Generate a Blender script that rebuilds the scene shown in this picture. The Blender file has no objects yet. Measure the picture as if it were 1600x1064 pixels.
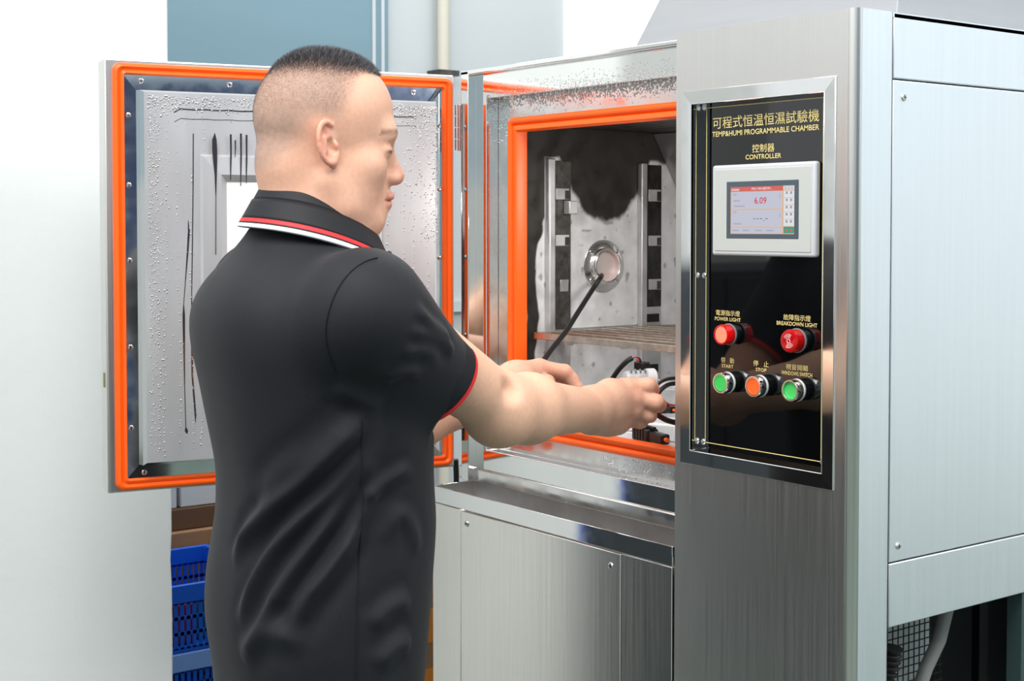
import bpy, bmesh, math, random
import numpy as np
from mathutils import Matrix, Vector
random.seed(7); rng = np.random.default_rng(7)
SC = bpy.context.scene
COL = SC.collection

# ------------------------------------------------------------------ camera, world, lights, exposure
CAM = np.array([1.2457, -1.5038, 1.48]); YAW = math.radians(53.0); PITCH = math.radians(-2.0); FPX = 2253.0
cam_d = bpy.data.cameras.new('camera'); cam = bpy.data.objects.new('camera', cam_d); COL.objects.link(cam)
cam.location = CAM; cam.rotation_euler = (math.radians(88.0), 0, YAW)
cam_d.sensor_width = 36.0; cam_d.lens = FPX / 1600 * 36.0; cam_d.shift_y = -100.3 / 1600
cam_d.clip_start = 0.05
cam_d.dof.use_dof = True; cam_d.dof.focus_distance = 2.2; cam_d.dof.aperture_fstop = 16.0
SC.camera = cam
SC.view_settings.view_transform = 'Standard'; SC.view_settings.look = 'None'
SC.view_settings.gamma = 1.0; SC.view_settings.use_curve_mapping = False
SC.view_settings.exposure = 0.0

wd = bpy.data.worlds.new('daylight'); SC.world = wd; wd.use_nodes = True
wd.node_tree.nodes['Background'].inputs[0].default_value = (0.93, 0.97, 1.0, 1)
wd.node_tree.nodes['Background'].inputs[1].default_value = 1.0

def area(name, loc, target, sx, sy, power, col=(1, 1, 1)):
    l = bpy.data.lights.new(name, 'AREA'); l.shape = 'RECTANGLE'; l.size = sx; l.size_y = sy; l.energy = power; l.color = col
    o = bpy.data.objects.new(name, l); COL.objects.link(o); o.location = loc
    o.rotation_euler = (Vector(target) - Vector(loc)).to_track_quat('-Z', 'Y').to_euler()
    return o
area('unseen_overhead_light', (0.6, -1.6, 3.6), (-0.2, -0.2, 1.0), 2.6, 1.4, 110, (1.0, 0.98, 0.95))
area('unseen_overhead_light', (-2.3, 0.9, 3.6), (-2.3, 0.9, 0), 1.6, 2.5, 60)
area('unseen_overhead_light', (-1.6, -3.2, 3.6), (-2.2, -2.6, 0), 1.6, 2.5, 30)  # unseen light added to brighten the wall mirrored in the column front
area('unseen_overhead_light', (2.6, 1.6, 3.6), (2.6, 2.2, 0), 1.6, 2.5, 120)  # unseen light added to brighten what the right side steel reflects

def cp(x, y, D):                       # a photo pixel at a real distance D -> point in the room
    Fh = np.array([-math.sin(YAW), math.cos(YAW), 0]); R = np.array([math.cos(YAW), math.sin(YAW), 0])
    F = Fh * math.cos(PITCH) + np.array([0, 0, math.sin(PITCH)]); U = np.cross(R, F)
    return CAM + D * (F + R * (x - 800.0) / FPX + U * (431.7 - y) / FPX)

# ------------------------------------------------------------------ materials
MATS = {}
def lin(c): return tuple(((v / 255) / 12.92 if v / 255 <= 0.04045 else ((v / 255 + 0.055) / 1.055) ** 2.4) for v in c)
def mat(name, rgb, rough=0.5, metal=0.0, noise=0.0, nscale=(20, 20, 20), bump=0.0, bscale=None, rough_var=0.0,
        trans=0.0, ior=1.45, emit=None, estr=0.0, coat=0.0, attr=None, spec=None, sss=0.0, sheen=0.0, lin_in=False, alpha=1.0, detail=4):
    if name in MATS: return MATS[name]
    m = bpy.data.materials.new(name); m.use_nodes = True; nt = m.node_tree; b = nt.nodes['Principled BSDF']; L = nt.links
    c = rgb if lin_in else lin(rgb)
    b.inputs['Base Color'].default_value = (*c, 1); b.inputs['Roughness'].default_value = rough; b.inputs['Metallic'].default_value = metal
    b.inputs['Transmission Weight'].default_value = trans; b.inputs['IOR'].default_value = ior; b.inputs['Alpha'].default_value = alpha
    if coat: b.inputs['Coat Weight'].default_value = coat; b.inputs['Coat Roughness'].default_value = 0.04
    if spec is not None: b.inputs['Specular IOR Level'].default_value = spec
    if emit is not None:
        b.inputs['Emission Color'].default_value = (*lin(emit), 1); b.inputs['Emission Strength'].default_value = estr
    if sss: b.inputs['Subsurface Weight'].default_value = sss; b.inputs['Subsurface Radius'].default_value = (0.012, 0.005, 0.003); b.inputs['Subsurface Scale'].default_value = 0.6
    if sheen: b.inputs['Sheen Weight'].default_value = sheen; b.inputs['Sheen Roughness'].default_value = 0.45
    tc = nt.nodes.new('ShaderNodeTexCoord')
    def nz(sc, det=detail):
        mp = nt.nodes.new('ShaderNodeMapping'); mp.inputs['Scale'].default_value = sc; L.new(tc.outputs['Object'], mp.inputs['Vector'])
        n = nt.nodes.new('ShaderNodeTexNoise'); n.inputs['Scale'].default_value = 1.0; n.inputs['Detail'].default_value = det
        L.new(mp.outputs['Vector'], n.inputs['Vector']); return n
    colout = None
    if attr:
        a = nt.nodes.new('ShaderNodeVertexColor'); a.layer_name = attr; colout = a.outputs['Color']
    if noise:
        n = nz(nscale); mr = nt.nodes.new('ShaderNodeMapRange')
        mr.inputs[1].default_value = 0.3; mr.inputs[2].default_value = 0.7; mr.inputs[3].default_value = 1 - noise; mr.inputs[4].default_value = 1 + noise
        L.new(n.outputs['Fac'], mr.inputs[0])
        mx = nt.nodes.new('ShaderNodeMix'); mx.data_type = 'RGBA'; mx.blend_type = 'MULTIPLY'; mx.inputs[0].default_value = 1.0
        if colout: L.new(colout, mx.inputs[6])
        else: mx.inputs[6].default_value = (*c, 1)
        L.new(mr.outputs[0], mx.inputs[7]); colout = mx.outputs[2]
    if colout: L.new(colout, b.inputs['Base Color'])
    if rough_var:
        n = nz(bscale or nscale); mr = nt.nodes.new('ShaderNodeMapRange')
        mr.inputs[1].default_value = 0.3; mr.inputs[2].default_value = 0.7; mr.inputs[3].default_value = max(0.01, rough - rough_var); mr.inputs[4].default_value = rough + rough_var
        L.new(n.outputs['Fac'], mr.inputs[0]); L.new(mr.outputs[0], b.inputs['Roughness'])
    if bump:
        n = nz(bscale or nscale); bp = nt.nodes.new('ShaderNodeBump'); bp.inputs['Strength'].default_value = 1.0; bp.inputs['Distance'].default_value = bump
        L.new(n.outputs['Fac'], bp.inputs['Height']); L.new(bp.outputs['Normal'], b.inputs['Normal'])
    MATS[name] = m; return m

STEEL = mat('brushed_steel', (222, 221, 217), 0.34, 1.0, noise=0.02, nscale=(260, 260, 2.5), rough_var=0.04, bscale=(500, 500, 4))
STEEL_SIDE = mat('satin_steel', (234, 239, 243), 0.40, 1.0, noise=0.02, nscale=(120, 120, 2), rough_var=0.04, bscale=(400, 400, 3))
STEEL_CAB = mat('cabinet_steel', (236, 233, 226), 0.2, 1.0, noise=0.025, nscale=(180, 180, 2), rough_var=0.04, bscale=(400, 400, 4))
MIRROR = mat('polished_steel', (236, 236, 234), 0.07, 1.0, rough_var=0.035, bscale=(30, 30, 30))
FRAME_STEEL = mat('frame_steel', (234, 232, 229), 0.2, 1.0, noise=0.05, nscale=(14, 14, 14), rough_var=0.1, bscale=(24, 24, 24))
DULL = mat('dull_steel', (196, 196, 196), 0.5, 0.85, noise=0.12, nscale=(25, 25, 25), rough_var=0.12)
LINER = mat('chamber_liner', (200, 200, 200), 0.42, 0.3, noise=0.12, nscale=(30, 30, 30), rough_var=0.15, attr='Col')
DOORPAN = mat('fogged_steel', (190, 191, 193), 0.36, 0.45, noise=0.05, nscale=(18, 18, 5), rough_var=0.1, bscale=(10, 10, 3))
DARKSTEEL = mat('dark_steel', (90, 88, 84), 0.4, 0.9, noise=0.25, nscale=(40, 40, 40))
SHELF_STEEL = mat('shelf_steel', (190, 178, 165), 0.38, 1.0, noise=0.2, nscale=(60, 60, 60))
ORANGE = mat('orange_silicone', (255, 98, 14), 0.38, 0, noise=0.04, nscale=(15, 15, 15), sss=0.05)
BLACKP = mat('black_acrylic', (5, 6, 7), 0.035, 0, coat=0.6, spec=0.6)
GOLD = mat('gold_print', (232, 212, 140), 0.45)
BEZEL = mat('bezel_plastic', (196, 199, 203), 0.35)
BEZEL_IN = mat('bezel_face', (186, 190, 186), 0.45)
SLATE = mat('slate_plastic', (72, 84, 94), 0.4)
CHROME = mat('chrome', (225, 225, 226), 0.09, 1.0)
SCREWM = mat('screw_zinc', (215, 215, 215), 0.2, 1.0)
RUBBER = mat('black_rubber', (18, 18, 19), 0.5)
BLACKPL = mat('black_plastic', (16, 16, 17), 0.35)
WHITEPL = mat('white_plastic', (218, 220, 222), 0.4)
GREYPL = mat('grey_casting', (178, 180, 180), 0.45, 0.2, noise=0.1, nscale=(60, 60, 60))
WATER = mat('water_droplets', (190, 190, 190), 0.04, 0.9)
GLASS = mat('window_glass', (252, 255, 254), 0.05, 0, trans=1.0, ior=1.15)

# ------------------------------------------------------------------ mesh helpers
class MB:
    def __init__(s, T=None): s.v = []; s.f = []; s.T = T
    def add(s, vs, fs):
        o = len(s.v)
        if s.T is not None: vs = [s.T(p) for p in vs]
        s.v += [tuple(p) for p in vs]; s.f += [tuple(i + o for i in f) for f in fs]; return s
    def box(s, x0, x1, y0, y1, z0, z1):
        x0, x1 = sorted((x0, x1)); y0, y1 = sorted((y0, y1)); z0, z1 = sorted((z0, z1))
        return s.add([(x0, y0, z0), (x1, y0, z0), (x1, y1, z0), (x0, y1, z0), (x0, y0, z1), (x1, y0, z1), (x1, y1, z1), (x0, y1, z1)],
                     [(0, 3, 2, 1), (4, 5, 6, 7), (0, 1, 5, 4), (1, 2, 6, 5), (2, 3, 7, 6), (3, 0, 4, 7)])
    def prism(s, poly, axis, a0, a1):          # poly in the two other axes, extruded along axis from a0 to a1
        def P(u, w, a): return {'x': (a, u, w), 'y': (u, a, w), 'z': (u, w, a)}[axis]
        n = len(poly); vs = [P(u, w, a0) for u, w in poly] + [P(u, w, a1) for u, w in poly]
        return s.add(vs, [tuple(range(n)), tuple(range(2 * n - 1, n - 1, -1))] + [(i, (i + 1) % n, n + (i + 1) % n, n + i) for i in range(n)])
    def frame(s, ox0, ox1, oz0, oz1, ix0, ix1, iz0, iz1, y0, y1):      # rectangular ring in the xz plane
        o = [(ox0, oz0), (ox1, oz0), (ox1, oz1), (ox0, oz1)]; i = [(ix0, iz0), (ix1, iz0), (ix1, iz1), (ix0, iz1)]
        vs = [(a, y0, b) for a, b in o] + [(a, y0, b) for a, b in i] + [(a, y1, b) for a, b in o] + [(a, y1, b) for a, b in i]
        fs = []
        for k in range(4):
            j = (k + 1) % 4
            fs += [(k, j, 4 + j, 4 + k), (8 + j, 8 + k, 12 + k, 12 + j), (j, k, 8 + k, 8 + j), (4 + k, 4 + j, 12 + j, 12 + k)]
        return s.add(vs, fs)
    def tube(s, pts, r, n=10, closed=False, caps=True):
        pts = [Vector(p) for p in pts]; m = len(pts); rs = r if hasattr(r, '__len__') else [r] * m
        vs = []; prev = None
        for i, p in enumerate(pts):
            a = pts[(i - 1) % m] if (closed or i > 0) else p; b = pts[(i + 1) % m] if (closed or i < m - 1) else p
            t = (b - a).normalized()
            if prev is None:
                up = Vector((0, 0, 1)) if abs(t.z) < 0.9 else Vector((1, 0, 0)); u = t.cross(up).normalized()
            else: u = (prev - t * prev.dot(t)).normalized()
            prev = u; w = t.cross(u)
            vs += [tuple(p + (u * math.cos(2 * math.pi * k / n) + w * math.sin(2 * math.pi * k / n)) * rs[i]) for k in range(n)]
        fs = []
        for i in range(m if closed else m - 1):
            j = (i + 1) % m
            fs += [(i * n + k, i * n + (k + 1) % n, j * n + (k + 1) % n, j * n + k) for k in range(n)]
        if not closed and caps: fs += [tuple(range(n - 1, -1, -1)), tuple(range((m - 1) * n, m * n))]
        return s.add(vs, fs)
    def lathe(s, prof, n=32, origin=(0, 0, 0), axis='z'):              # prof: (r, h)
        vs = []
        for r, h in prof:
            for k in range(n):
                a = 2 * math.pi * k / n; c, d = r * math.cos(a), r * math.sin(a)
                p = {'z': (c, d, h), 'y': (c, h, d), 'x': (h, c, d)}[axis]
                vs.append((p[0] + origin[0], p[1] + origin[1], p[2] + origin[2]))
        fs = []
        for i in range(len(prof) - 1):
            fs += [(i * n + k, i * n + (k + 1) % n, (i + 1) * n + (k + 1) % n, (i + 1) * n + k) for k in range(n)]
        if prof[0][0] > 1e-5: fs.append(tuple(range(n - 1, -1, -1)))
        if prof[-1][0] > 1e-5: fs.append(tuple(range((len(prof) - 1) * n, len(prof) * n)))
        return s.add(vs, fs)
    def grid(s, fn, nu, nv):
        vs = [fn(i / nu, j / nv) for j in range(nv + 1) for i in range(nu + 1)]
        return s.add(vs, [(j * (nu + 1) + i, j * (nu + 1) + i + 1, (j + 1) * (nu + 1) + i + 1, (j + 1) * (nu + 1) + i) for j in range(nv) for i in range(nu)])
    def mesh(s, name, bevel=0, seg=2, smooth=True, angle=35, recalc=True):
        me = bpy.data.meshes.new(name); me.from_pydata(s.v, [], s.f); me.update()
        if bevel or recalc:
            bm = bmesh.new(); bm.from_mesh(me)
            if bevel or recalc: bmesh.ops.remove_doubles(bm, verts=bm.verts, dist=1e-6); bmesh.ops.recalc_face_normals(bm, faces=bm.faces)
            if bevel:
                es = [e for e in bm.edges if len(e.link_faces) == 2 and e.calc_face_angle(0) > math.radians(30)]
                for f in bm.faces: f.tag = True
                rb = bmesh.ops.bevel(bm, geom=es, offset=bevel, segments=seg, affect='EDGES', profile=0.5, clamp_overlap=True)
                for f in bm.faces: f.smooth = False
                for f in rb['faces']: f.smooth = True
            bm.to_mesh(me); bm.free()
        if smooth and not bevel:
            me.polygons.foreach_set('use_smooth', [True] * len(me.polygons)); me.set_sharp_from_angle(angle=math.radians(angle))
        return me
    def build(s, name, material, parent=None, bevel=0, **kw):
        return link(name, s.mesh(name, bevel, **kw), material, parent)

def attach(o, parent):
    if parent is not None:
        o.parent = parent
        if parent.type == 'EMPTY': o.matrix_parent_inverse = Matrix.Translation(-Vector(parent.location))
def link(name, me, material=None, parent=None, loc=None, rot=None):
    o = bpy.data.objects.new(name, me); COL.objects.link(o)
    if material is not None and not me.materials: me.materials.append(material)
    if loc is not None: o.location = loc
    if rot is not None: o.rotation_euler = rot
    attach(o, parent); return o
def empty(name, loc):
    o = bpy.data.objects.new(name, None); COL.objects.link(o); o.location = loc; o.empty_display_size = 0.1; return o
def tag(o, label, cat, group=None, kind=None):
    if label: o['label'] = label
    if cat: o['category'] = cat
    if group: o['group'] = group
    if kind: o['kind'] = kind
    return o
def struct(o): o['kind'] = 'structure'; return o
def arc(cx, cy, r, a0, a1, n): return [(cx + r * math.cos(math.radians(a0 + (a1 - a0) * i / n)), cy + r * math.sin(math.radians(a0 + (a1 - a0) * i / n))) for i in range(n + 1)]

# ------------------------------------------------------------------ the hall (setting)
WHITEW = mat('white_paint', (230, 233, 232), 0.6, noise=0.015, nscale=(3, 3, 3), bump=0.0006, bscale=(60, 60, 60))
GREYW = mat('pale_grey_paint', (186, 192, 194), 0.6, noise=0.02, nscale=(2, 2, 2))
BLUEW = mat('blue_grey_paint', (114, 142, 154), 0.5, noise=0.03, nscale=(1, 1, 6))
PALEBLUE = mat('pale_blue_paint', (196, 212, 222), 0.6)
FLOORM = mat('green_floor_paint', (92, 106, 98), 0.35, noise=0.15, nscale=(4, 4, 4), rough_var=0.1)
struct(MB().box(-6, 5, -6, 5, -0.1, 0).build('floor', FLOORM))
# white pillar at the left: chipped vertical arris towards the boxes
ys = []; nz_ = 60
pil = MB()
rowsz = [3.6 * i / nz_ for i in range(nz_ + 1)]
off = [0.004 * random.random() ** 3 if z < 1.3 else 0 for z in rowsz]
vs = []; 
for i, z in enumerate(rowsz):
    ye = -0.268 - off[i]
    vs += [(-1.575, -0.835, z), (-1.575, ye - 0.004, z), (-1.579 - off[i], ye, z), (-1.9, ye, z), (-1.9, -0.835, z)]
fs = [(i * 5 + k, i * 5 + (k + 1) % 5, (i + 1) * 5 + (k + 1) % 5, (i + 1) * 5 + k) for i in range(nz_) for k in range(5)] + [(4, 3, 2, 1, 0), tuple(nz_ * 5 + k for k in range(5))]
pil.add(vs, fs); struct(pil.build('wall_left', WHITEW, smooth=False))
wb = struct(MB().box(-3.35, -3.2, -3.2, 5, 0, 3.6).build('wall_back', GREYW))
# blue partition with two white seams, and a brighter bay further along, all on the far wall
bp = MB().box(-3.2, -3.16, -0.3, 1.262, 0, 3.6).build('blue_partition', BLUEW, wb)
for yy in (1.2, 1.237): MB().box(-3.162, -3.154, yy - 0.006, yy + 0.006, 0, 3.6).build('seam_strip', GREYW, wb)
MB().box(-3.2, -3.17, -3.2, -0.31, 0, 3.6).build('grey_bay', mat('light_grey_paint', (196, 198, 196), 0.6), wb)
MB().box(-3.2, -3.17, 2.10, 5, 0, 3.6).build('white_bay', mat('bright_white_paint', (246, 247, 249), 0.6), wb)
MB().tube([(-3.16, 1.5, 0), (-3.16, 1.5, 3.6)], 0.022, 12).build('wall_pipe', mat('pipe_paint', (196, 192, 178), 0.5), wb)
MB().box(-3.2, -3.12, 1.455, 1.545, 2.03, 2.05).build('pipe_clip', DARKSTEEL, wb)
MB().box(-3.2, -3.17, 1.27, 2.1, 1.16, 1.20).build('wall_conduit', GREYW, wb)
wr = struct(MB().box(4.2, 4.35, -6, 5, 0, 1.75).build('wall_right', WHITEW))
struct(MB().box(4.2, 4.35, -6, 5, 1.75, 3.6).build('wall_right_upper', PALEBLUE, wr))
struct(MB().box(-6, 5, 4.9, 5, 0, 3.6).build('wall_far', WHITEW))
NAVY = mat('navy_shutter', (44, 62, 98), 0.5)
sh_ = struct(MB().box(4.16, 4.2, -1.9, 1.1, 0, 3.2).build('door_1', NAVY))
for k in range(20): MB().box(4.148, 4.16, -1.9, 1.1, 0.01 + k * 0.16, 0.15 + k * 0.16).build('shutter_slat', NAVY, sh_)
# ------------------------------------------------------------------ the test chamber
CH = empty('test_chamber', (-0.5, 0.45, 0))
tag(CH, 'large stainless steel climate test chamber with open door and black control panel', 'test chamber')
# shared screw: pan head with a cross recess, axis +z
sm = MB(); sm.lathe([(0.0, 0.0022), (0.0018, 0.0024), (0.0042, 0.0018), (0.0052, 0.0006), (0.0054, 0.0)], 16)
SCREW = sm.mesh('screw'); SCREW.materials.append(SCREWM)
cm_ = MB(); cm_.box(-0.003, 0.003, -0.0006, 0.0006, 0.0019, 0.0026); cm_.box(-0.0006, 0.0006, -0.003, 0.003, 0.0019, 0.0026)
CROSS = cm_.mesh('cross_recess', smooth=False); CROSS.materials.append(DARKSTEEL)
def screw(loc, parent, face='-y', scale=1.0, sub=True, rot=None):
    r = rot or {'-y': (math.pi / 2, 0, 0), '+x': (0, math.pi / 2, 0), '+z': (0, 0, 0)}[face]
    s = link('screw', SCREW, None, parent, loc, r); s.scale = (scale,) * 3
    if sub:
        c = link('cross_recess', CROSS, None, s)
    return s

# --- control column: bent sheet, rounded right corner, hole for the recessed panel
RX0, RX1, RZ0, RZ1 = -0.327, -0.032, 1.1245, 1.68
col = MB(); rc = 0.013; TOP = 1.767
xs = [-0.34, RX0 + 0.002, RX1 - 0.002, -rc]; zs = [0.02, RZ0 + 0.002, RZ1 - 0.002, TOP]
for i in range(3):
    for j in range(3):
        if i == 1 and j == 1: continue
        col.box(xs[i], xs[i + 1], 0.0, 0.0015, zs[j], zs[j + 1]) if False else col.add([(xs[i], 0, zs[j]), (xs[i + 1], 0, zs[j]), (xs[i + 1], 0, zs[j + 1]), (xs[i], 0, zs[j + 1])], [(0, 1, 2, 3)])
cor = arc(-rc, rc, rc, -90, 0, 8)
for (xa, ya), (xb, yb) in zip(cor[:-1], cor[1:]): col.add([(xa, ya, 0.02), (xb, yb, 0.02), (xb, yb, TOP), (xa, ya, TOP)], [(0, 1, 2, 3)])
col.add([(-0.34, 0, 0.02), (-0.34, 0, TOP), (-0.34, 0.6, TOP), (-0.34, 0.6, 0.02)], [(0, 1, 2, 3)])
col.add([(0, 0.0742, 0.02), (-0.03, 0.0742, 0.02), (-0.03, 0.0742, TOP), (0, 0.0742, TOP)], [(0, 1, 2, 3)])
top = [(-0.34, 0)] + cor + [(0, 0.0742), (-0.34, 0.0742)]
col.add([(x, y, TOP) for x, y in top], [tuple(range(len(top)))])
column = col.build('control_column', STEEL, CH, angle=50)
for p_ in column.data.polygons: p_.use_smooth = max(abs(c) for c in p_.normal) < 0.9999
MB().box(-0.0015, 0.0, rc, 0.0742, 0.02, TOP).build('column_side', STEEL_SIDE, CH)
sld = column.modifiers.new('sheet', 'SOLIDIFY'); sld.thickness = 0.0015; sld.offset = -1
# polished frame around the recess
fr = MB(); W = 0.021
fr.frame(RX0, RX1, RZ0, RZ1, RX0 + W, RX1 - W, RZ0 + W, RZ1 - W, -0.0022, 0.003)
fr.frame(RX0 + W - 0.0015, RX1 - W + 0.0015, RZ0 + W - 0.0015, RZ1 - W + 0.0015, RX0 + W, RX1 - W, RZ0 + W, RZ1 - W, -0.0022, 0.022)
fr.build('recess_frame', MIRROR, column, bevel=0.0008, seg=1)
# black panel
PY = 0.0195
pan = MB().box(RX0 + W - 0.001, RX1 - W + 0.001, PY, PY + 0.004, RZ0 + W - 0.001, RZ1 - W + 0.001).build('control_panel', BLACKP, CH)
gx0, gx1, gz0, gz1 = -0.2955, -0.0705, 1.1562, 1.6552
gb = MB(); gw = 0.0011; c_ = 0.009
def notch(o):
    x0, x1, z0, z1 = gx0 + o, gx1 - o, gz0 + o, gz1 - o; c = c_
    pts = []
    for cx, cz, a0 in ((x0, z0, 90), (x1, z0, 180), (x1, z1, 270), (x0, z1, 0)):
        pts += [(cx + c * math.cos(math.radians(a0 - 90 * k / 6)), cz + c * math.sin(math.radians(a0 - 90 * k / 6))) for k in range(7)]
    # concave screw notches, walked around the border
    return pts
def border(o):
    x0, x1, z0, z1 = gx0 + o, gx1 - o, gz0 + o, gz1 - o
    return [(x0, z0), (x1, z0), (x1, z1), (x0, z1)]
A_, B_ = border(0), border(gw)
gb.add([(x, PY - 0.0004, z) for x, z in A_] + [(x, PY - 0.0004, z) for x, z in B_], [(k, (k + 1) % 4, 4 + (k + 1) % 4, 4 + k) for k in range(4)])
gb.build('gold_border', GOLD, pan, smooth=False, recalc=False)
for x, z in ((-0.3, 1.656), (-0.299, 1.406), (-0.2995, 1.157), (-0.068, 1.157), (-0.0675, 1.407)):
    screw((x, PY, z), pan, sub=False, scale=0.9)

def text(body, x0, x1, z0, z1, y, m, parent, bold=0.0, name='lettering', space=1.0):
    cu = bpy.data.curves.new('lettering', 'FONT'); cu.body = body; cu.offset = bold; cu.space_character = space; cu.resolution_u = 3
    o = bpy.data.objects.new('tmp', cu); COL.objects.link(o)
    me = bpy.data.meshes.new_from_object(o.evaluated_get(bpy.context.evaluated_depsgraph_get()))
    bpy.data.objects.remove(o); bpy.data.curves.remove(cu)
    n = len(me.vertices); co = np.empty(n * 3); me.vertices.foreach_get('co', co); co = co.reshape(n, 3)
    lo, hi = co.min(0), co.max(0)
    u = (co[:, 0] - lo[0]) / (hi[0] - lo[0]); w = (co[:, 1] - lo[1]) / (hi[1] - lo[1])
    out = np.stack([x0 + u * (x1 - x0), np.full(n, y), z0 + w * (z1 - z0)], 1)
    me.vertices.foreach_set('co', out.ravel()); me.update(); me.materials.clear()
    return link(name, me, m, parent)
TY = PY - 0.0005
for body, x0, x1, z0, z1, b in [
    ('可程式恒温恒濕試驗機', -0.2822, -0.0786, 1.6228, 1.6402, 0.0), ('TEMP&HUMI PROGRAMMABLE CHAMBER', -0.2832, -0.0784, 1.6112, 1.6189, 0.008),
    ('控制器', -0.2027, -0.16, 1.585, 1.5969, 0.0), ('CONTROLLER', -0.2156, -0.1471, 1.5756, 1.5824, 0.008),
    ('電源指示燈', -0.2738, -0.2252, 1.3482, 1.3563, 0.0), ('POWER LIGHT', -0.276, -0.2235, 1.3405, 1.346, 0.008),
    ('故障指示燈', -0.1412, -0.0912, 1.348, 1.3564, 0.0), ('BREAKDOWN LIGHT', -0.1536, -0.0792, 1.3405, 1.3462, 0.008),
    ('啓   動', -0.2627, -0.2362, 1.279, 1.287, 0.0), ('START', -0.2615, -0.2377, 1.2718, 1.2768, 0.008),
    ('停   止', -0.1982, -0.1684, 1.2789, 1.2872, 0.0), ('STOP', -0.1931, -0.1725, 1.2717, 1.2767, 0.008),
    ('視窗開關', -0.1358, -0.0958, 1.2789, 1.287, 0.0), ('WINDOWS SWITCH', -0.1441, -0.0877, 1.2712, 1.2767, 0.008)]:
    text(body, x0, x1, z0, z1, TY, GOLD, pan, b)

# --- touch screen
ts = MB().box(-0.2722, -0.0745, 0.0075, PY, 1.437, 1.5685).build('touch_screen', BEZEL, CH, bevel=0.004, seg=3)
MB().box(-0.2655, -0.081, 0.0066, 0.009, 1.4435, 1.562).build('bezel_face', BEZEL_IN, ts, bevel=0.0008)
MB().box(-0.2412, -0.1027, 0.0062, 0.0085, 1.4615, 1.5442).build('display_surround', SLATE, ts, bevel=0.0018)
DY = 0.0059
def em(name, rgb, s=0.8): return mat(name, (20, 20, 20), 0.25, emit=rgb, estr=s)
sx0, sx1, sz0, sz1 = -0.232, -0.1105, 1.4685, 1.536
def rect(name, u0, u1, v0, v1, m, dy): return MB().add([(sx0 + (sx1 - sx0) * u, DY - dy, sz0 + (sz1 - sz0) * v) for u, v in ((u0, v0), (u1, v0), (u1, v1), (u0, v1))], [(0, 1, 2, 3)]).build(name, m, ts, recalc=False, smooth=False)
E_OR, E_LI, E_RED, E_WH, E_GR = em('screen_orange', (250, 200, 160), 0.75), em('screen_lilac', (216, 217, 234), 0.75), em('screen_red', (238, 110, 100), 0.75), em('screen_white', (240, 242, 246), 0.8), em('screen_green', (70, 170, 140), 0.75)
E_DIG, E_DK, E_GY = em('screen_digit', (226, 60, 88), 0.75), em('screen_dark', (60, 66, 84), 0.7), em('screen_grey', (176, 176, 192), 0.7)
rect('display', 0, 1, 0, 1, E_OR, 0)
rect('title_bar', 0, 0.83, 0.9, 1, E_RED, 0.0001)
rect('temperature_box', 0.012, 0.815, 0.53, 0.895, E_LI, 0.0001)
rect('humidity_box', 0.012, 0.815, 0.155, 0.505, E_LI, 0.0001)
rect('status_box', 0.012, 0.815, 0.01, 0.135, E_LI, 0.0001)
rect('clock_box', 0.835, 1, 0.915, 1, E_WH, 0.0001)
for k in range(5): rect('menu_key', 0.84, 1, 0.17 + k * 0.147, 0.17 + k * 0.147 + 0.137, E_WH, 0.0001)
rect('stop_key', 0.84, 1, 0.02, 0.155, E_GR, 0.0001)
def tx(body, u0, u1, v0, v1, m, b=0.0): text(body, sx0 + (sx1 - sx0) * u0, sx0 + (sx1 - sx0) * u1, sz0 + (sz1 - sz0) * v0, sz0 + (sz1 - sz0) * v1, DY - 0.0002, m, ts, b, 'readout')
tx('6.09', 0.385, 0.575, 0.635, 0.775, E_DIG, 0.01)
tx('℃', 0.765, 0.80, 0.74, 0.82, E_GY); tx('%', 0.77, 0.80, 0.36, 0.43, E_GY)
tx('监视画面', 0.01, 0.14, 0.915, 0.965, E_WH, 0.02); tx('PRG. P001运行中...', 0.34, 0.66, 0.925, 0.985, E_WH, 0.02)
tx('温度', 0.035, 0.1, 0.815, 0.86, E_GY); tx('湿度', 0.035, 0.1, 0.44, 0.485, E_GY)
for k, (u0, u1) in enumerate(((0.37, 0.4), (0.42, 0.45), (0.47, 0.51), (0.56, 0.595))): rect('readout_dash', u0, u1, 0.315, 0.328, E_DK, 0.0002)
rect('readout_point', 0.525, 0.54, 0.275, 0.288, E_DK, 0.0002)
for u0, u1, v in ((0.05, 0.17, 0.69), (0.06, 0.24, 0.575), (0.05, 0.2, 0.2), (0.03, 0.15, 0.06), (0.2, 0.33, 0.06), (0.4, 0.53, 0.06), (0.58, 0.7, 0.06)):
    nb = int((u1 - u0) / 0.022)
    for q in range(nb): rect('readout_mark', u0 + q * 0.022, u0 + q * 0.022 + 0.013, v, v + 0.03, E_GY, 0.0002)
for k in range(6):
    v = 0.055 + k * 0.147
    for q in (0.872, 0.938): rect('key_mark', q, q + 0.028, v + (0.0 if k == 0 else 0.035), v + (0.05 if k == 0 else 0.09), E_RED if k == 0 else E_GY, 0.0002)
for q in range(6): rect('readout_mark', 0.848 + (q % 3) * 0.05, 0.848 + (q % 3) * 0.05 + 0.035, 0.93 + (q // 3) * 0.035, 0.945 + (q // 3) * 0.035, E_GY, 0.0002)

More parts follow.
